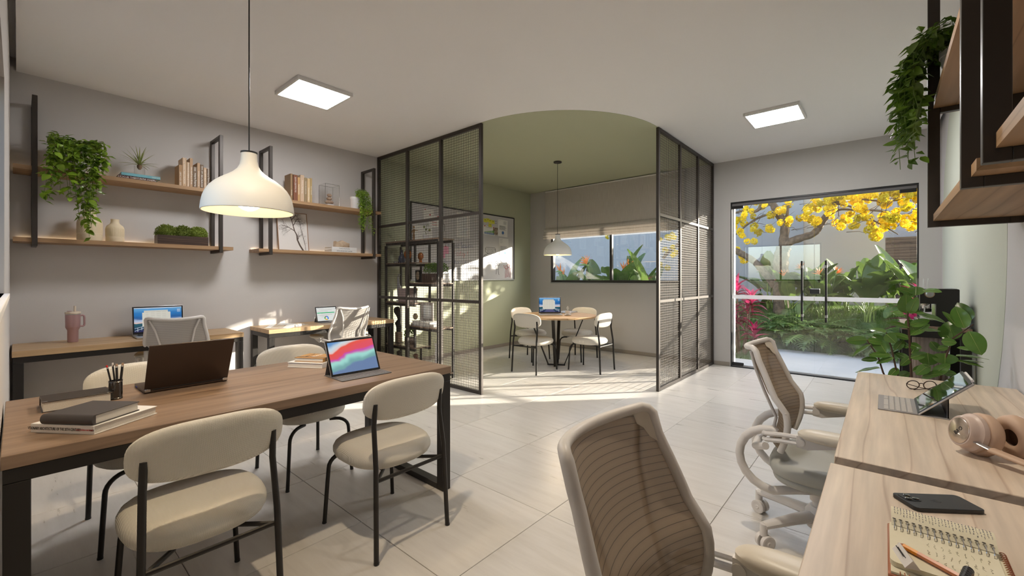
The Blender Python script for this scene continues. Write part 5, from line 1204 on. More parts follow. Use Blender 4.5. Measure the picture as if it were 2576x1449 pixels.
obj('blue_bars', b, blu, o, smooth=False, kind='stuff'); obj('green_bars', b2, gr, o, smooth=False, kind='stuff'); lines(o, .30, .16, .30, .40, 2, gink, -.3, .4)
for x in (-.115, .115): obj('pin', B().ball((x, -.013, .068), .010, 10), K['redink'], o)
sheet('dark street photo on the whiteboard next to the bar chart', 'photo', 'paper', wq(330, 375), .125, .13, .02, mat('street_photo', (.12, .07, .05), .5, var=((.45, .38, .28), 30)), grp='papers on the whiteboard')
for i, (x, y, lab) in enumerate(((123, 158, 'first in its row'), (174, 153, 'second in its row, highest'), (222, 175, 'third in its row'), (282, 192, 'beside the scribbles'), (222, 258, 'below the row, over the chart'))):
    o = sheet('yellow sticky note on the whiteboard, ' + lab, 'sticky_note', 'note', wq(x, y), .082, .066, random.uniform(-.08, .08), K['yellow'], grp='yellow sticky notes'); lines(o, .082, .066, .05, .2, 2, K['ink'], -.25, .3)
obj('red_block', B().box(-.035, .035, -.001, 0, -.03, .03), K['redink'], t, wq(337, 280)+V((0, .002, 0)))
def draw(nm, strokes, m, r=.0035, f=wq):
    b = B()
    for s in strokes: b.tube([f(*p) for p in s], r, 4, cap=False)
    return obj(nm, b, m, t, kind='stuff', smooth=False)
def oval(cx, cy, rx, ry, n=20, a0=0, a1=2*pi): return [(cx+rx*cos(a0+(a1-a0)*i/n), cy+ry*sin(a0+(a1-a0)*i/n)) for i in range(n+1)]
def bubble(x0, y0, x1, y1, sk=0, r=14):
    return [(x0+r, y0), (x1-r, y0+sk), (x1, y0+r+sk), (x1, y1-r+sk), (x1-r, y1+sk), (x0+60, y1), (x0+40, y1+24), (x0+42, y1), (x0+r, y1-4), (x0, y1-r), (x0, y0+r), (x0+r, y0)]
draw('speech_bubbles', [bubble(132, 700, 333, 810, 15), oval(188, 925, 105, 92, 24, .3, 5.9), [(248, 995), (268, 1030), (288, 1034)], oval(510, 960, 76, 62, 24, .8, 6.6), [(545, 1015), (568, 1044), (562, 1005)]], K['ink'], .0028)
draw('figure_drawing', [oval(346, 1015, 38, 55), oval(334, 998, 4, 6, 8), oval(357, 988, 4, 6, 8), oval(350, 1030, 11, 9, 10), [(340, 1070), (348, 1145), (394, 1145), (380, 1062), (340, 1070)], [(338, 1078), (325, 1110), (302, 1096)], [(380, 1068), (405, 1075), (415, 1022)], [(353, 1145), (348, 1243), (338, 1245)], [(386, 1145), (400, 1252), (410, 1254)]], K['ink'])
draw('red_figures', [oval(556, 1105, 18, 34), oval(598, 1075, 20, 36), oval(636, 1098, 20, 38), [(545, 1140), (528, 1242), (555, 1245), (562, 1140), (545, 1140)], [(582, 1110), (578, 1220), (598, 1222), (604, 1110)], [(622, 1135), (612, 1238), (635, 1240), (645, 1135)], [(548, 1140), (515, 1115), (503, 1062)], [(533, 1244), (527, 1320)], [(550, 1246), (550, 1318)], [(578, 1222), (566, 1302)], [(594, 1222), (585, 1305)], [(617, 1240), (608, 1310)], [(634, 1240), (630, 1312)]], K['redink'])
draw('scribbles', [[(312, 160), (330, 178), (362, 172)], [(318, 208), (340, 222), (362, 210)], [(388, 132), (402, 150), (438, 154)]], K['ink'], .0025)
def wt(s, p, size, m, f=wq, sx=1.0): text(s, size, m, t, f(*p), (pi/2, 0, 0), sx=sx, thin=.022)
wt('THE IPHONE WILL', (236, 745), .042, K['ink'], sx=.85); wt('BE YOURS!', (236, 782), .042, K['ink'], sx=.85)
wt("WHAT'S THAT", (172, 872), .036, K['ink'], sx=.85); wt('SMELL BY HAND?', (186, 898), .036, K['ink'], sx=.85); wt("THAT'S RIGHT...", (184, 925), .034, K['ink'], sx=.85); wt('EXPERIENCE!', (198, 966), .046, K['ink'], sx=.9)
wt('YOU ARE', (508, 935), .058, K['ink'], sx=.9); wt('NOT SAD', (510, 980), .058, K['ink'], sx=.9)
wt('Meeting Session', (868, 735), .115, K['blueink'], wl, .85); wt('Today !', (888, 885), .125, K['redink'], wl, .9); wt('Board Room Arrived', (875, 1030), .095, K['blueink'], wl, .85); wt('Finance Budget', (930, 1145), .088, K['ink'], wl, .85); wt('Proposals', (940, 1240), .08, K['ink'], wl, .85)
draw('underlines', [[(712, 768), (855, 772)], [(905, 770), (1030, 778)]], K['blueink'], .003, wl)
def wall_sheet(lab, x, y, w, h, m=K['paper'], nm='paper_sheet', cat='paper', grp='papers on the whiteboard', rz=0): return sheet(lab, nm, cat, wl(x, y), w, h, rz, m, grp=grp)
o = wall_sheet('tall white sheet with blue writing on the whiteboard behind the mesh', 930, 395, .30, .42); lines(o, .30, .42, -.38, .36, 12, blu)
o = wall_sheet('small white sheet with a red pin at the top of the whiteboard', 335, 205, .20, .17); obj('pin', B().ball((-.08, -.012, .07), .010, 10), K['redink'], o)
o = wall_sheet('white sheet with red pins behind the orchid', 420, 320, .20, .20); obj('pin', B().ball((-.08, -.012, .09), .010, 10), K['redink'], o); obj('pin', B().ball((.08, -.012, .08), .010, 10), K['redink'], o); lines(o, .2, .2, -.3, -.1, 2, K['redink'], -.2, .3, .006)
wall_sheet('white sheet low on the whiteboard behind the white bird-like orchid pot', 240, 545, .34, .26)
o = wall_sheet('pink sticky note with a red pin on the whiteboard', 637, 822, .11, .12, K['pinkn'], 'sticky_note', 'note', 'pink sticky notes'); obj('pin', B().ball((-.02, -.012, .06), .010, 10), K['redink'], o)
wall_sheet('pink sticky note on the whiteboard, below the pinned one', 588, 895, .07, .12, K['pinkn'], 'sticky_note', 'note', 'pink sticky notes'); wall_sheet('pink sticky note on the whiteboard, half behind the mesh post', 512, 880, .07, .12, K['pinkn'], 'sticky_note', 'note', 'pink sticky notes')
# ------------------------------------------------------------------ staggered bookcase behind the mesh
QX0, QX1, QY0, QY1, QH = 3.405, 3.675, 4.165, 5.335, 1.785
t = thing('bookcase', 'black framed staggered bookcase behind the mesh partition', 'bookcase', (QX0, QY0, 0)); dx, ly = QX1-QX0, QY1-QY0; pw_ = .026
def post(y, z0, z1):
    for x in (0, dx-pw_): obj('post', B().box(x, x+pw_, y, y+pw_, z0, z1, bev=.0015), K['black'], t)
for y in (0, ly-pw_): post(y, 0, QH-.05)
LVL = [(1.475, .475, ly), (1.205, 0, .690), (.940, .475, ly), (.640, 0, .690), (.352, .475, ly), (.06, 0, .690)]
def board(z, a, c, nm='shelf_board'):
    obj(nm, B().box(.002, dx-.002, a+.001, c-.001, z+.0005, z+.016, bev=.001), K['walnut'], t)
    for x in (0, dx-pw_): obj('rail', B().box(x, x+pw_, a+pw_ if a < .01 else a, c-pw_ if c > ly-.01 else c, z-.032, z, bev=.0015), K['black'], t)
board(QH-.016, 0, ly, 'top_board')
for (z, a, c) in LVL: board(z, a, c)
zz = [QH-.05] + [q[0]-.034 for q in LVL]
for i in range(6):
    y = .475 if i % 2 == 0 else .690-pw_; post(y, LVL[i][0]+.017 if True else 0, (QH-.050) if i == 0 else LVL[i-1][0]-.033)
bo = V(t.location)
def bp(u, v, x=3.53): p = pix(u, v, X=x); return p
def on(lvl, u): z = (QH if lvl == 0 else LVL[lvl-1][0]+.0165); return (3.53, bp(u, 660).y, z)
def prof(nm, lab, cat, lvl, u, pr, m, seg=24, x=None, extra=None, ang=50):
    p = on(lvl, u); o = thing(nm, lab, cat, (x or p[0], p[1], p[2])); obj('body', B().lathe(pr, seg, cap=False), m, o, ang=ang); return o
prof('glass_vase', 'clear hourglass shaped glass on top of the staggered bookcase', 'vase', 0, 997, [(0, 0), (.06, .002), (.055, .06), (.012, .105), (.055, .155), (.05, .2), (.052, .21)], K['glass'])
o = thing('wooden_mannequin', 'small jointed wooden artist figure on top of the bookcase', 'figurine', on(0, 1041)); wm = mat('mannequin_wood', (.42, .23, .09), .5)
obj('stand', B().lathe([(0, 0), (.03, 0), (.03, .008), (0, .009)], 20, cap=False), wm, o); obj('torso', B().tube([(0, 0, .085), (0, 0, .11), (0, 0, .14), (0, 0, .165)], [.012, .009, .016, .008], 10), wm, o); obj('head', B().ball((0, 0, .19), .013, 10, (1, 1, 1.3)), wm, o)
for s in (-1, 1): obj('leg', B().tube([(0, s*.008, .09), (0, s*.013, .05), (0, s*.012, .008)], [.008, .006, .005], 8), wm, o); obj('arm', B().tube([(0, s*.014, .155), (0, s*.035, .14) if s > 0 else (0, -.045, .145), (0, s*.05, .11) if s > 0 else (0, -.085, .14)], [.006, .005, .004], 8), wm, o)
o = prof('orchid_pot', 'white orchid with pale blossoms on top of the bookcase', 'plant', 0, 1072, [(0, 0), (.035, 0), (.045, .06), (.046, .065), (.04, .065)], K['white'])
obj('stem', B().tube([(0, 0, .06), (.0, .02, .14), (0, -.02, .2), (0, -.07, .19)], .003, 6), K['gstem'], o)
for i in range(7): obj('blossom', B().ball((random.uniform(-.02, .02), -.08+.02*i, .14+random.uniform(-.04, .05)), .018, 8, (.5, 1, 1)), K['paper'] if i % 3 else K['air'], o)
o = prof('glass_bottle', 'clear glass bottle with a wire handle on top of the bookcase', 'bottle', 0, 1113, [(0, 0), (.045, 0), (.047, .005), (.047, .08), (.03, .10), (.032, .11)], K['glass']); obj('wire_handle', B().tube([(0, .04, .09), (0, .045, .16), (0, .02, .19), (0, -.02, .19), (0, -.045, .16), (0, -.04, .09)], .0025, 6), K['black'], o)
o = thing('cube_row', 'small row of dark and pale cubes on the top bookcase shelf', 'ornament', on(1, 999))
for i in range(6): obj('cube', B().box(-.012, .012, -.075+.025*i, -.053+.025*i, 0, .026, bev=.002), K['blackp'] if i % 2 else K['paper'], o)
prof('black_vase', 'dark blue grey bulbous bottle on the top bookcase shelf', 'vase', 1, 1011, [(0, 0), (.04, .0), (.055, .05), (.04, .10), (.018, .13), (.016, .17), (.022, .18)], mat('dark_blue_glaze', (.04, .05, .08), .3))
for u, s, lab in ((1026, 1.0, 'larger amber round mask ornament on the top bookcase shelf'), (1058, .72, 'smaller amber round mask ornament on the bookcase')):
    p = on(1, u); o = thing('mask_ornament', lab, 'ornament', p, group='amber mask ornaments'); obj('neck', B().lathe([(0, 0), (.035*s, 0), (.022*s, .04*s), (.03*s, .07*s)], 16, cap=False), K['amber'], o); obj('head', B().ball((0, 0, .115*s), .07*s, 18, (.6, 1, 1.05)), K['amber'], o)
o = thing('planter_box', 'slatted dark planter box with bright green bushes on the bookcase', 'planter', (3.53, bp(1096, 690).y, LVL[1][0]+.0165)); b = B()
for i in range(10): obj('slat', B().box(-.075, .075, -.19+.038*i, -.19+.038*i+.036, 0, .12, bev=.002), K['wenge'] if i > 1 else K['paper'], o)
b = B(); [bush(b, (0, -.12+.08*k, .17), .085, 500, (.9, .9, .9), .016) for k in range(4)]; obj('bush', b, K['gbush'], o, smooth=False, kind='stuff')
o = thing('picture_frame', 'black picture frame with a tan leaf shape on the bookcase', 'picture', (3.60, bp(1042, 690).y, LVL[1][0]+.0165)); obj('frame', B().box(0, .015, -.07, .07, 0, .17, bev=.002), K['blackp'], o); obj('leaf_shape', B().ball((-.012, .0, .095), .05, 14, (.15, .8, 1.2)), K['cream'], o)
o = thing('heron_sculpture', 'slim pale bird sculpture on the bookcase', 'sculpture', on(3, 1003)); sv = mat('silver_grey', (.34, .34, .36), .4, metal=.5)
obj('base', B().lathe([(0, 0), (.035, 0), (.03, .015), (0, .016)], 18, cap=False), sv, o); obj('body', B().tube([(0, 0, .012), (0, .005, .10), (0, -.012, .18), (0, .01, .27), (0, .015, .34), (0, -.02, .375), (0, .03, .385)], [.008, .018, .030, .016, .012, .014, .003], 10), sv, o)
o = thing('storage_box', 'pale pinkish box standing on the bookcase', 'box', on(3, 1026)); pk = mat('pink_grey_card', (.42, .32, .30), .8); obj('body', B().box(-.09, .09, -.095, .095, 0, .155, bev=.003), pk, o); obj('lid', B().box(-.093, .093, -.098, .098, .1551, .185, bev=.003), pk, o)
for k, (lab, c) in enumerate((('white book at the bottom of the pile in the bookcase', .62), ('white book at the top of the pile in the bookcase', .70))):
    flat_book(lab, 3.53, bp(1072, 815).y+.0, LVL[3][0]+.0165+.0305*k, .42-.06*k, .19, .030, pi/2, (c, c, c*.97), None)
o = thing('picture_frame', 'white picture frame standing on the book pile in the bookcase', 'picture', (3.55, bp(1072, 800).y, LVL[3][0]+.0785), .25)
for a in ((-.10, .10, 0, .03), (-.10, .10, .21, .24), (-.10, -.07, .03, .21), (.07, .10, .03, .21)): obj('frame_side', B().box(-.012, .012, *a, bev=.003), mat('frame_grey', (.38, .33, .30), .6) if a[1] > 0 and a[0] < 0 and a[1] == .10 else D.materials['frame_grey'], o)
obj('print', B().box(.0, .006, -.07, .07, .03, .21), K['paper'], o)
o = thing('ball_ornament', 'round bronze ornament beside the frame in the bookcase', 'ornament', (3.53, bp(1047, 800).y+.02, LVL[3][0]+.0165+.061)); obj('ball', B().ball((0, 0, .045), .045, 16, (.7, .8, 1)), mat('bronze', (.25, .17, .07), .4, metal=.6), o)
o = thing('twisted_sculpture', 'tall black twisted sculpture on a brown plinth in the bookcase', 'sculpture', on(5, 1003)); obj('plinth', B().box(-.035, .035, -.035, .035, 0, .155, bev=.002), K['walnut'], o); obj('foot', B().box(-.05, .05, -.05, .05, 0, .008, bev=.002), K['black'], o)
obj('figure', B().tube([(0, 0, .15), (0, -.005, .22), (0, .02, .28), (0, -.012, .33), (0, .0, .38), (0, .03, .44), (0, .055, .48), (0, .085, .49)], [.03, .036, .042, .022, .03, .05, .045, .012], 12), K['black'], o)
o = thing('potted_bush', 'small green bush in a dark pot in the bookcase', 'plant', on(5, 1031)); obj('pot', B().box(-.05, .05, -.055, .055, 0, .11, bev=.003), K['wenge'], o); b = B(); bush(b, (0, 0, .15), .075, 500, (.8, 1, .9), .02); obj('foliage', b, K['gbush'], o, smooth=False, kind='stuff')
o = prof('white_vase', 'stacked white vase at the bottom of the bookcase', 'vase', 6, 1103, [(0, 0), (.05, 0), (.06, .05), (.035, .09), (.05, .14), (.035, .19), (.05, .24), (.035, .30), (.05, .35), (.05, .37), (.03, .37)], K['white'])
for u, s, lab in ((1002, 1, 'dark seated animal figurine on the floor beneath the bookcase'), (1048, -1, 'small bird figurine on the floor beneath the bookcase')):
    p = (3.53, bp(u, 880).y, 0); o = thing('figurine', lab, 'figurine', p); mm = mat('figurine_%d' % s, (.10, .085, .07), .6) if s > 0 else mat('figurine_%d' % s, (.30, .16, .10), .6)
    obj('body', B().tube([(0, 0, .0), (0, .0, .06), (0, .01*s, .14), (0, -.01*s, .20)], [.05, .07, .06, .025], 12), mm, o); obj('head', B().ball((0, -.02*s, .23), .035, 12), mm, o); obj('beak', B().tube([(0, -.045*s, .23), (0, -.085*s, .235)], [.012, .002], 8), mm, o)
# ------------------------------------------------------------------ garden behind the glass
random.seed(21)
g = struct('garden_ground', B().box(X1+.15, 26, -16, 12, -.40, -.045), K['soil'])
pth = struct('garden_path', B().box(X1+.151, 9.12, -8, 1.46, -.0449, -.012).box(X1+.151, 7.62, 1.4601, 9, -.0449, -.012), K['conc'])
gw = struct('garden_wall', B().box(13.1, 13.3, -.02, 12, -.04, 4.6), K['beige']); struct('wall_wing', B().box(13.04, 13.0999, 1.55, 12, -.04, 4.6), K['gwall'], gw)
bw2 = struct('neighbour_wall', B().box(15.5, 15.7, -1.9, .6, -.04, 4.3), K['gwall'])
t = thing('garden_shed', 'dark wooden shed front seen beyond the beige garden wall', 'shed', (15.2, -.75, 0)); sw_ = wood('shed_wood', (.13, .085, .055), (.06, .04, .025), (.2, .14, .09), .8, axis='Y')
for i in range(8): obj('plank', B().box(0, .05, -.9, .95, .05+.29*i, .335+.29*i, bev=.006), sw_, t)
obj('post', B().box(-.06, -.002, .35, .62, 0, 1.75, bev=.005), mat('shed_dark', (.05, .035, .03), .8), t)
struct('unseen_shade_wall', B().box(7.2, 26, -6.2, -6, -.04, 2.7), K['gwall'])  # unseen wall, placed and sized to keep low sun off the garden
# lawn
import numpy as np
def lawn(name, poly_x, poly_y, n, h, seed, hole=None):
    rg = np.random.default_rng(seed); x = rg.uniform(*poly_x, n); y = rg.uniform(*poly_y, n); a = rg.uniform(0, 2*pi, n); hh = h*rg.uniform(.5, 1.2, n); w = .0035+.003*rg.random(n); lx, ly_ = rg.normal(0, .35, n)*hh, rg.normal(0, .35, n)*hh
    v = np.zeros((n, 3, 3)); z0 = np.array([gz(q) for q in x])
    v[:, 0] = np.stack([x-w*np.cos(a), y-w*np.sin(a), z0], 1); v[:, 1] = np.stack([x+w*np.cos(a), y+w*np.sin(a), z0], 1); v[:, 2] = np.stack([x+lx, y+ly_, z0+hh], 1)
    me = D.meshes.new(name); me.vertices.add(3*n); me.vertices.foreach_set('co', v.reshape(-1)); me.loops.add(3*n); me.loops.foreach_set('vertex_index', np.arange(3*n)); me.polygons.add(n); me.polygons.foreach_set('loop_start', np.arange(0, 3*n, 3)); me.update(calc_edges=True); me.materials.append(K['lawngrass'])
    o = link(name, me); o['kind'] = 'stuff'; return o
K['lawngrass'] = leafmat('grass_blade', (.13, .21, .045), (.08, .14, .03), .6, .3, sc=2)
def gz(x): return -.03 + min(max(x-9.35, 0)*.27, .62)
struct('lawn_soil', B().prism([(9.1201, -.0449), (13.0, -.0449), (13.0, gz(13)), (11.65, gz(11.65)), (9.35, -.03), (9.1201, -.03)], 'y', -7, 9), K['lawn'])
struct('lawn_strip_soil', B().box(7.6201, 9.12, 1.4601, 9, -.0449, -.02), K['lawn'])
for nm, a in (('lawn_grass', (((9.12, 13.0), (-2.0, 7.5)), 80000, .085, 1)), ('lawn_strip_grass', (((7.64, 9.12), (1.47, 7.0)), 18000, .085, 2))):
    o = lawn(nm, a[0][0], a[0][1], a[1], a[2], a[3]); tag(o, 'short green lawn around the broad leaved plants' if nm == 'lawn_grass' else 'strip of lawn under the pink leaved shrub', 'grass')
# banana-like plants with orange flowers
def sleaf(pet, L, w, arch, seed):
    """one leaf: a stalk rising along +x/+z and a broad blade with a pale rib"""
    r_ = random.Random(seed); b = B(); P = []
    for i in range(7):
        s = i/6; P.append(V((pet*.30*s*s*arch, 0, pet*s*(1-.06*arch*s))))
    d = (P[-1]-P[-2]).normalized(); b.mi = 1; b.tube(P, [.012-.006*i/6 for i in range(7)], 6)
    n = 10; c = P[-1]; C_ = [c.copy()]; ang = atan2(d.z, d.x)
    for i in range(n):
        ang -= arch*.09; c = c + V((cos(ang), 0, sin(ang)))*L/n; C_.append(c.copy())
    b.tube([q + V((0, 0, .002)) for q in C_], [.006*(1-i/(n+1)) for i in range(n+1)], 5); b.mi = 0
    rows = []
    for i in range(n+1):
        v = i/n; s = (sin(pi*(v*.94+.03)**.8)**.65)*w/2; t_ = (C_[min(i+1, n)]-C_[max(i-1, 0)]).normalized(); up = V((-t_.z, 0, t_.x))
        rows.append([b.bm.verts.new(C_[i] + V((0, q*s, 0)) + up*(abs(q)*s*.35 - .03*s*sin(9*v*q+seed))) for q in (-1, -.5, 0, .5, 1)])
    for i in range(n):
        for k in range(4):
            if r_.random() < .05 and k in (0, 3): continue
            b._f((rows[i][k], rows[i][k+1], rows[i+1][k+1], rows[i+1][k]))
    return b.mesh('leaf', [K['strel'], K['rib']], ang=70)
SLM = [sleaf(p, L, w, a, i) for i, (p, L, w, a) in enumerate(((.38, .62, .31, .5), (.42, .66, .33, .9), (.40, .58, .28, 1.7), (.36, .55, .27, 2.4), (.18, .50, .25, 2.0), (.50, .66, .30, .35)))]
def fl():
    b = B(); b.mi = 1; b.tube([(0, 0, 0), (.03, 0, .5), (.08, 0, .85)], .009, 6); b.tube([(.06, 0, .84), (.14, 0, .87), (.24, 0, .86)], [.014, .018, .002], 8); b.mi = 0
    for i in range(6): a = .3+.35*i; b.tube([(.10, 0, .87), (.10+.05*cos(a), .02*(i % 3-1), .87+.08*sin(a)), (.10+.13*cos(a), .04*(i % 3-1), .87+.15*sin(a))], [.006, .012, .002], 5)
    return b.mesh('flower', [K['orange'], K['gstem']], ang=70)
FLM = fl()
def strelitzia(lab, x, y, s, n, fls):
    if y > 2.3: s *= 1.55
    t = thing('banana_leaf_plant', lab, 'plant', (x, y, gz(x)), group='broad leaved plants in the garden')
    n = max(7, n-3)
    for i in range(n):
        me = SLM[(0, 1, 5, 1, 0, 2, 1, 5, 2, 3)[(i+int(x*10)) % 10]] if i > 2 else SLM[(0, 1, 5)[i]]; link('leaf', me, t, (random.uniform(-.07, .07), random.uniform(-.07, .07), 0), (0, random.uniform(-.05, .12), i*2.399+x*7), (s*random.uniform(.82, 1.12),)*3)
    for i in range(fls): link('flower', FLM, t, (random.uniform(-.1, .1), random.uniform(-.1, .1), 0), (0, .05, random.uniform(0, 6.28)), (s*random.uniform(.85, 1.0),)*3)
PL = [(11.55, 2.02, 1.1, 11, 1, 'behind the frosted band by the door jamb'), (11.2, 1.62, 1.0, 12, 2, 'at the foot of the flowering tree, hinge side'), (11.7, 1.28, 1.05, 11, 1, 'directly under the flowering trunk'), (11.1, .98, 1.1, 13, 2, 'seen through the first pull handle'),
      (11.6, .60, 1.05, 11, 0, 'seen between the two pull handles'), (11.0, .22, 1.2, 13, 0, 'with the tallest upright leaf before the beige wall'), (11.35, -.15, 1.18, 13, 0, 'with twin upright leaves before the beige wall end'), (10.9, -.45, 1.15, 12, 2, 'with an orange flower near the black door edge'), (10.3, -.62, 1.42, 13, 2, 'tallest, crowding the black door edge'),
      (11.9, .25, 1.0, 10, 0, 'in the back row before the beige wall'), (10.0, 5.05, 1.1, 11, 2, 'outside the meeting corner window, middle'), (10.0, 6.65, 1.05, 11, 2, 'outside the meeting corner window, inner end'), (9.9, 4.45, 1.05, 11, 1, 'outside the meeting corner window, mesh side'), (10.2, 5.85, 1.1, 10, 1, 'outside the meeting corner window, under its mullion')]
for (x, y, s, n, f, lab) in PL: strelitzia('broad leaved banana-like plant ' + lab, x, y, s, n, f)
t = thing('banana_leaf_plant', 'broad sunlit pale green leaf plant close outside the meeting corner window', 'plant', (8.35, 3.52, -.03), group='broad leaved plants in the garden')
for i in range(6): link('leaf', SLM[(5, 1, 0, 2, 3, 5)[i]], t, (0, 0, 0), (0, 0, i*2.4+2.2), (1.72 if i in (0,) else 1.35,)*3)
# split leaf plants
def plf(L, seed):
    b = B(); r_ = random.Random(seed); b.mi = 1; b.tube([(0, 0, 0), (.10*L/.4, 0, .17), (.24*L/.4, 0, .24)], [.006, .005, .004], 5); x0, z0 = .22*L/.4, .24
    mid = lambda v: V((x0 + L*v, 0, z0 + .02*sin(v*2) - .35*L*v*v)); b.tube([mid(i/6)+V((0, 0, .003)) for i in range(7)], .0025, 4); b.mi = 0
    for k in range(9):
        v = .02+.105*k; ln = L*.50*sin(pi*(.18+.75*(k/9.5)))**.8; an = 1.75-.155*k
        for s in (-1, 1):
            p = mid(v); q = mid(min(v+.10, 1)); e = p.lerp(q, .5) + V((cos(an)*ln, s*sin(an)*ln, -.22*ln)); m1 = p.lerp(e, .55)+V((-.008, 0, .012)); m2 = q.lerp(e, .5)+V((.010, 0, .012))
            b.poly([p, q, m2, e, m1])
    b.poly([mid(.93), mid(.95)+V((.05, .025, 0)), mid(1)+V((.1*L, 0, -.05)), mid(.95)+V((.05, -.025, 0))]); return b.mesh('leaf', [K['philo'], K['rib']], ang=70)
PHM = [plf(L, i) for i, L in enumerate((.36, .42, .30, .46))]
PH = [(9.45, 1.42, 'at the door jamb end of the row'), (9.75, 1.62, 'behind the pink shrub'), (9.5, 1.05, 'second along the path from the pink shrub'), (9.9, 1.22, 'in the second row under the tree'), (9.45, .72, 'below the first pull handle'), (9.95, .85, 'in the second row below the first pull handle'), (9.35, .36, 'below the second pull handle'), (9.75, .10, 'right after the second pull handle'), (9.3, .02, 'largest leaves hanging over the path'), (9.6, -.35, 'behind the rubber plant'), (9.25, -.40, 'at the end of the row, behind the coffee stand'), (10.3, 1.55, 'deepest in the bed under the tree')]
for (x, y, lab) in PH:
    t = thing('split_leaf_plant', 'low split leaf plant ' + lab, 'plant', (x, y, gz(x)), group='split leaf plants along the path')
    for i in range(15): link('leaf', PHM[i % 4], t, (0, 0, 0), (0, random.uniform(-.55, .25), i*2.4+x*3), (random.uniform(.75, 1.05),)*3)
# pink cordyline shrubs
def pleaf(L): 
    def f(u, v): s = sin(pi*min(1, v*.97+.03)**.7)*.030*L/.3; return V((L*v, (u*2-1)*s, L*(.5*v-.55*v*v) + abs(u*2-1)*s*.5))
    return B().grid(f, 2, 6).mesh('leaf', K['pink'], ang=80)
PKM = [pleaf(L) for L in (.30, .24, .34)]; PKD = leafmat('deep_red_leaf', (.24, .015, .045), (.12, .02, .03), .4, .2, sc=7)
PKM2 = [m_.copy() for m_ in PKM]; [m_.materials.clear() or m_.materials.append(PKD) for m_ in PKM2]
def cordyline(lab, x, y, heads):
    t = thing('cordyline_shrub', lab, 'shrub', (x, y, -.03), group='pink leaved shrubs')
    for (dx_, dy, h_, n) in heads:
        obj('stem', B().tube([(dx_*.25, dy*.25, 0), (dx_*.7, dy*.7, h_*.5), (dx_, dy, h_)], [.020, .015, .012], 8), K['trunk'], t)
        for i in range(n):
            z = h_ - (i/n)*.20; e = .9-1.3*(i/n) + random.uniform(-.2, .2); link('leaf', random.choice(PKM if i < n*.55 else PKM2), t, (dx_, dy, z), (0, -e, i*2.4), (random.uniform(.8, 1.15),)*3)
cordyline('pink and red leaved shrub standing in grass by the door jamb', 8.05, 1.84, [(0, .06, 1.18, 24), (.10, -.14, .98, 24), (-.15, .10, .75, 22), (.18, .12, .55, 20), (-.05, -.22, .42, 20), (.25, -.05, .80, 20), (.05, .25, .35, 18)])
cordyline('small pink leaved shrub behind the espresso machine', 8.6, -.42, [(0, .02, 1.08, 22), (-.15, .10, .78, 20), (.1, -.1, .5, 18)])
cordyline('small pink flowering shrub outside the meeting corner window', 9.0, 3.95, [(0, 0, 1.2, 20), (.1, .3, 1.05, 18)])
# flowering tree
TX = 11.3
def tp(u, v, d=0): return pix(u, v, X=TX+d)
t = thing('flowering_tree', 'tree with twisting trunk and yellow blossom clusters in the garden', 'tree', (TX, 1.3, -.03)); to = V(t.location)
def limb(nm, pts, r0, r1, d=0, sm=5):
    P = [tp(u, v, d*i/len(pts)) for i, (u, v) in enumerate(pts)]; Q = []
    for i in range(len(P)-1):
        p0, p1, p2, p3 = P[max(i-1, 0)], P[i], P[i+1], P[min(i+2, len(P)-1)]
        for k in range(sm):
            s = k/sm; Q.append(.5*((2*p1)+(p2-p0)*s+(2*p0-5*p1+4*p2-p3)*s*s+(3*p1-p0-3*p2+p3)*s**3))
    Q.append(P[-1]); n = len(Q); obj(nm, B().tube([q-to for q in Q], [(r0+(r1-r0)*i/(n-1))*(1+.07*sin(i*1.7)) for i in range(n)], 10), K['trunk'], t, ang=80)
limb('trunk', [(1966, 800), (1966, 720), (1964, 675), (1966, 645), (1972, 622)], .17, .145)
limb('branch', [(1970, 630), (1972, 600), (1974, 570), (1962, 545), (1948, 520), (1940, 500), (1950, 478), (1952, 440), (1940, 400)], .10, .05)
limb('branch', [(1968, 632), (1985, 610), (2020, 597), (2050, 585), (2075, 548), (2095, 515), (2130, 490), (2175, 468), (2240, 440)], .095, .03)
limb('branch', [(1950, 720), (1925, 688), (1900, 660), (1865, 638), (1830, 622), (1790, 610), (1735, 605), (1690, 625), (1668, 650)], .085, .045)
limb('branch', [(1942, 515), (1925, 512), (1900, 532), (1870, 530), (1845, 535), (1820, 520)], .045, .02); limb('branch', [(1950, 535), (1915, 545), (1880, 565), (1850, 590), (1820, 600)], .03, .012); limb('branch', [(1975, 575), (1980, 545), (1984, 500), (1988, 455)], .035, .02)
limb('branch', [(2080, 545), (2110, 528), (2150, 528), (2200, 530), (2240, 533)], .03, .01); limb('branch', [(2100, 512), (2140, 520), (2180, 545), (2225, 570), (2260, 590)], .022, .008); limb('branch', [(2130, 490), (2160, 500), (2230, 506), (2290, 500), (2340, 505)], .025, .008)
tw = B()
for i in range(90):
    a = (random.uniform(1850, 2320), random.uniform(470, 585)); p = tp(*a, random.uniform(-.5, .4)) - to; an = random.uniform(-.6, .6) + (0 if random.random() < .7 else 1.2); L_ = random.uniform(.15, .5)
    q = p + V((random.uniform(-.1, .1), -cos(an)*L_, sin(an)*L_)); tw.tube([p, p.lerp(q, .5)+V((0, random.uniform(-.05, .05), random.uniform(-.05, .05))), q], [.007, .005, .002], 4)
obj('twigs', tw, K['trunk'], t, kind='stuff')
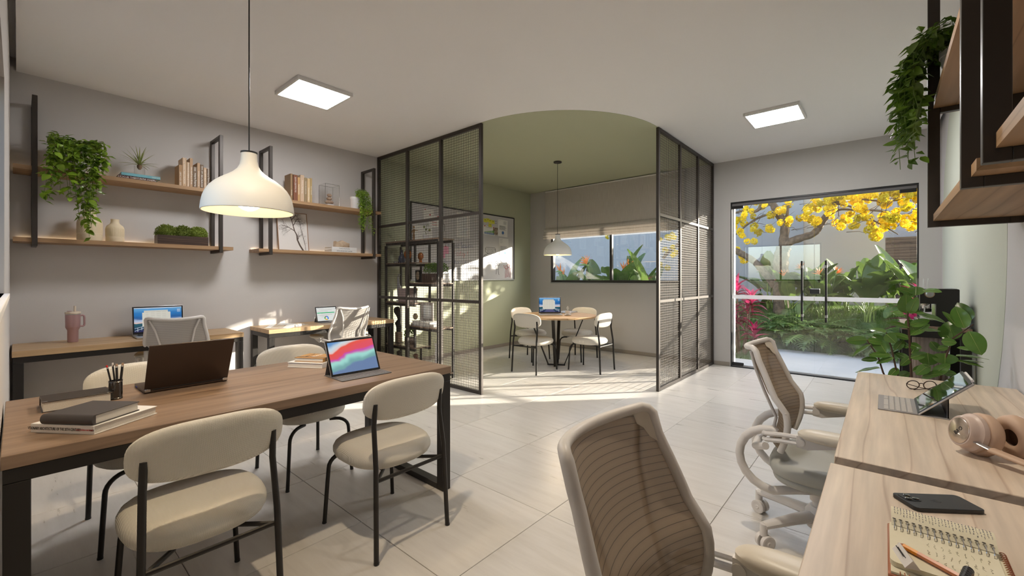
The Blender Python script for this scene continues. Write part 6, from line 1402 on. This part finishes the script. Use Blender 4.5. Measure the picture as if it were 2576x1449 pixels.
def bloss(seed):
    r_ = random.Random(seed); b = B()
    for i in range(30):
        a, q = r_.uniform(0, 6.28), r_.uniform(-.75, 1); s = sqrt(1-q*q) if abs(q) < 1 else 0; d = V((s*cos(a), s*sin(a), q)); c = d*.085*r_.uniform(.7, 1.1); u = d.orthogonal().normalized(); w = d.cross(u); L_ = .042*r_.uniform(.7, 1.3); ro = r_.uniform(0, 6.28); u, w = u*cos(ro)+w*sin(ro), w*cos(ro)-u*sin(ro)
        for k in range(5):
            an = 2*pi*k/5; e = u*cos(an)+w*sin(an); f = u*cos(an+.63)+w*sin(an+.63); e2 = u*cos(an-.63)+w*sin(an-.63)
            b.poly([c-d*.02, c+e2*L_*.6+d*.006, c+e*L_*1.05+d*r_.uniform(-.012, .014), c+f*L_*.6+d*.006])
    return b.mesh('blossom', K['yel'], False)
BLM = [bloss(i) for i in range(4)]
CL = [(1690, 600, 4), (1700, 640, 4), (1672, 665, 3), (1685, 625, 3), (1535, 590, 1), (1668, 595, 2), (1860, 560, 8), (1868, 530, 2), (1905, 505, 9), (1880, 500, 4), (1925, 515, 5), (1850, 510, 3), (1890, 600, 2), (1875, 650, 2), (1895, 572, 3), (1870, 588, 2), (1938, 580, 4), (1960, 530, 6), (1975, 560, 5), (1940, 545, 3), (1965, 490, 4), (1985, 515, 3), (1885, 540, 2), (1908, 595, 1), (1853, 620, 1),
      (2030, 520, 9), (2050, 500, 8), (2070, 515, 5), (2020, 540, 3), (2040, 545, 3), (2060, 555, 2), (2055, 580, 0), (2100, 490, 9), (2115, 505, 6), (2130, 480, 8), (2095, 525, 5), (2090, 538, 2), (2150, 495, 8), (2160, 515, 7), (2175, 490, 9), (2165, 530, 4), (2120, 560, 4), (2145, 572, 3), (2180, 540, 4), (2110, 552, 2), (2148, 545, 4),
      (2195, 485, 9), (2215, 495, 8), (2235, 478, 9), (2260, 485, 9), (2285, 478, 9), (2300, 500, 9), (2225, 515, 5), (2245, 540, 6), (2230, 550, 5), (2260, 545, 4), (2280, 515, 6), (2200, 575, 4), (2215, 585, 3), (2190, 568, 3), (2235, 570, 4), (2205, 592, 2), (2290, 560, 4), (2305, 550, 4), (2320, 530, 6), (2280, 565, 2), (2310, 480, 7), (2270, 500, 6)]
nb_ = 0
for (u, v, n) in CL:
    for k in range(n if n < 3 else int(n*.6)+1):
        if nb_ >= 295: break
        nb_ += 1; p = tp(u+random.uniform(-13, 13), v+random.uniform(-11, 11), random.uniform(-.45, .35)) - to; link('blossom', random.choice(BLM), t, p, [random.uniform(0, 6.28) for _ in range(3)], (random.uniform(.65, 1.0),)*3)
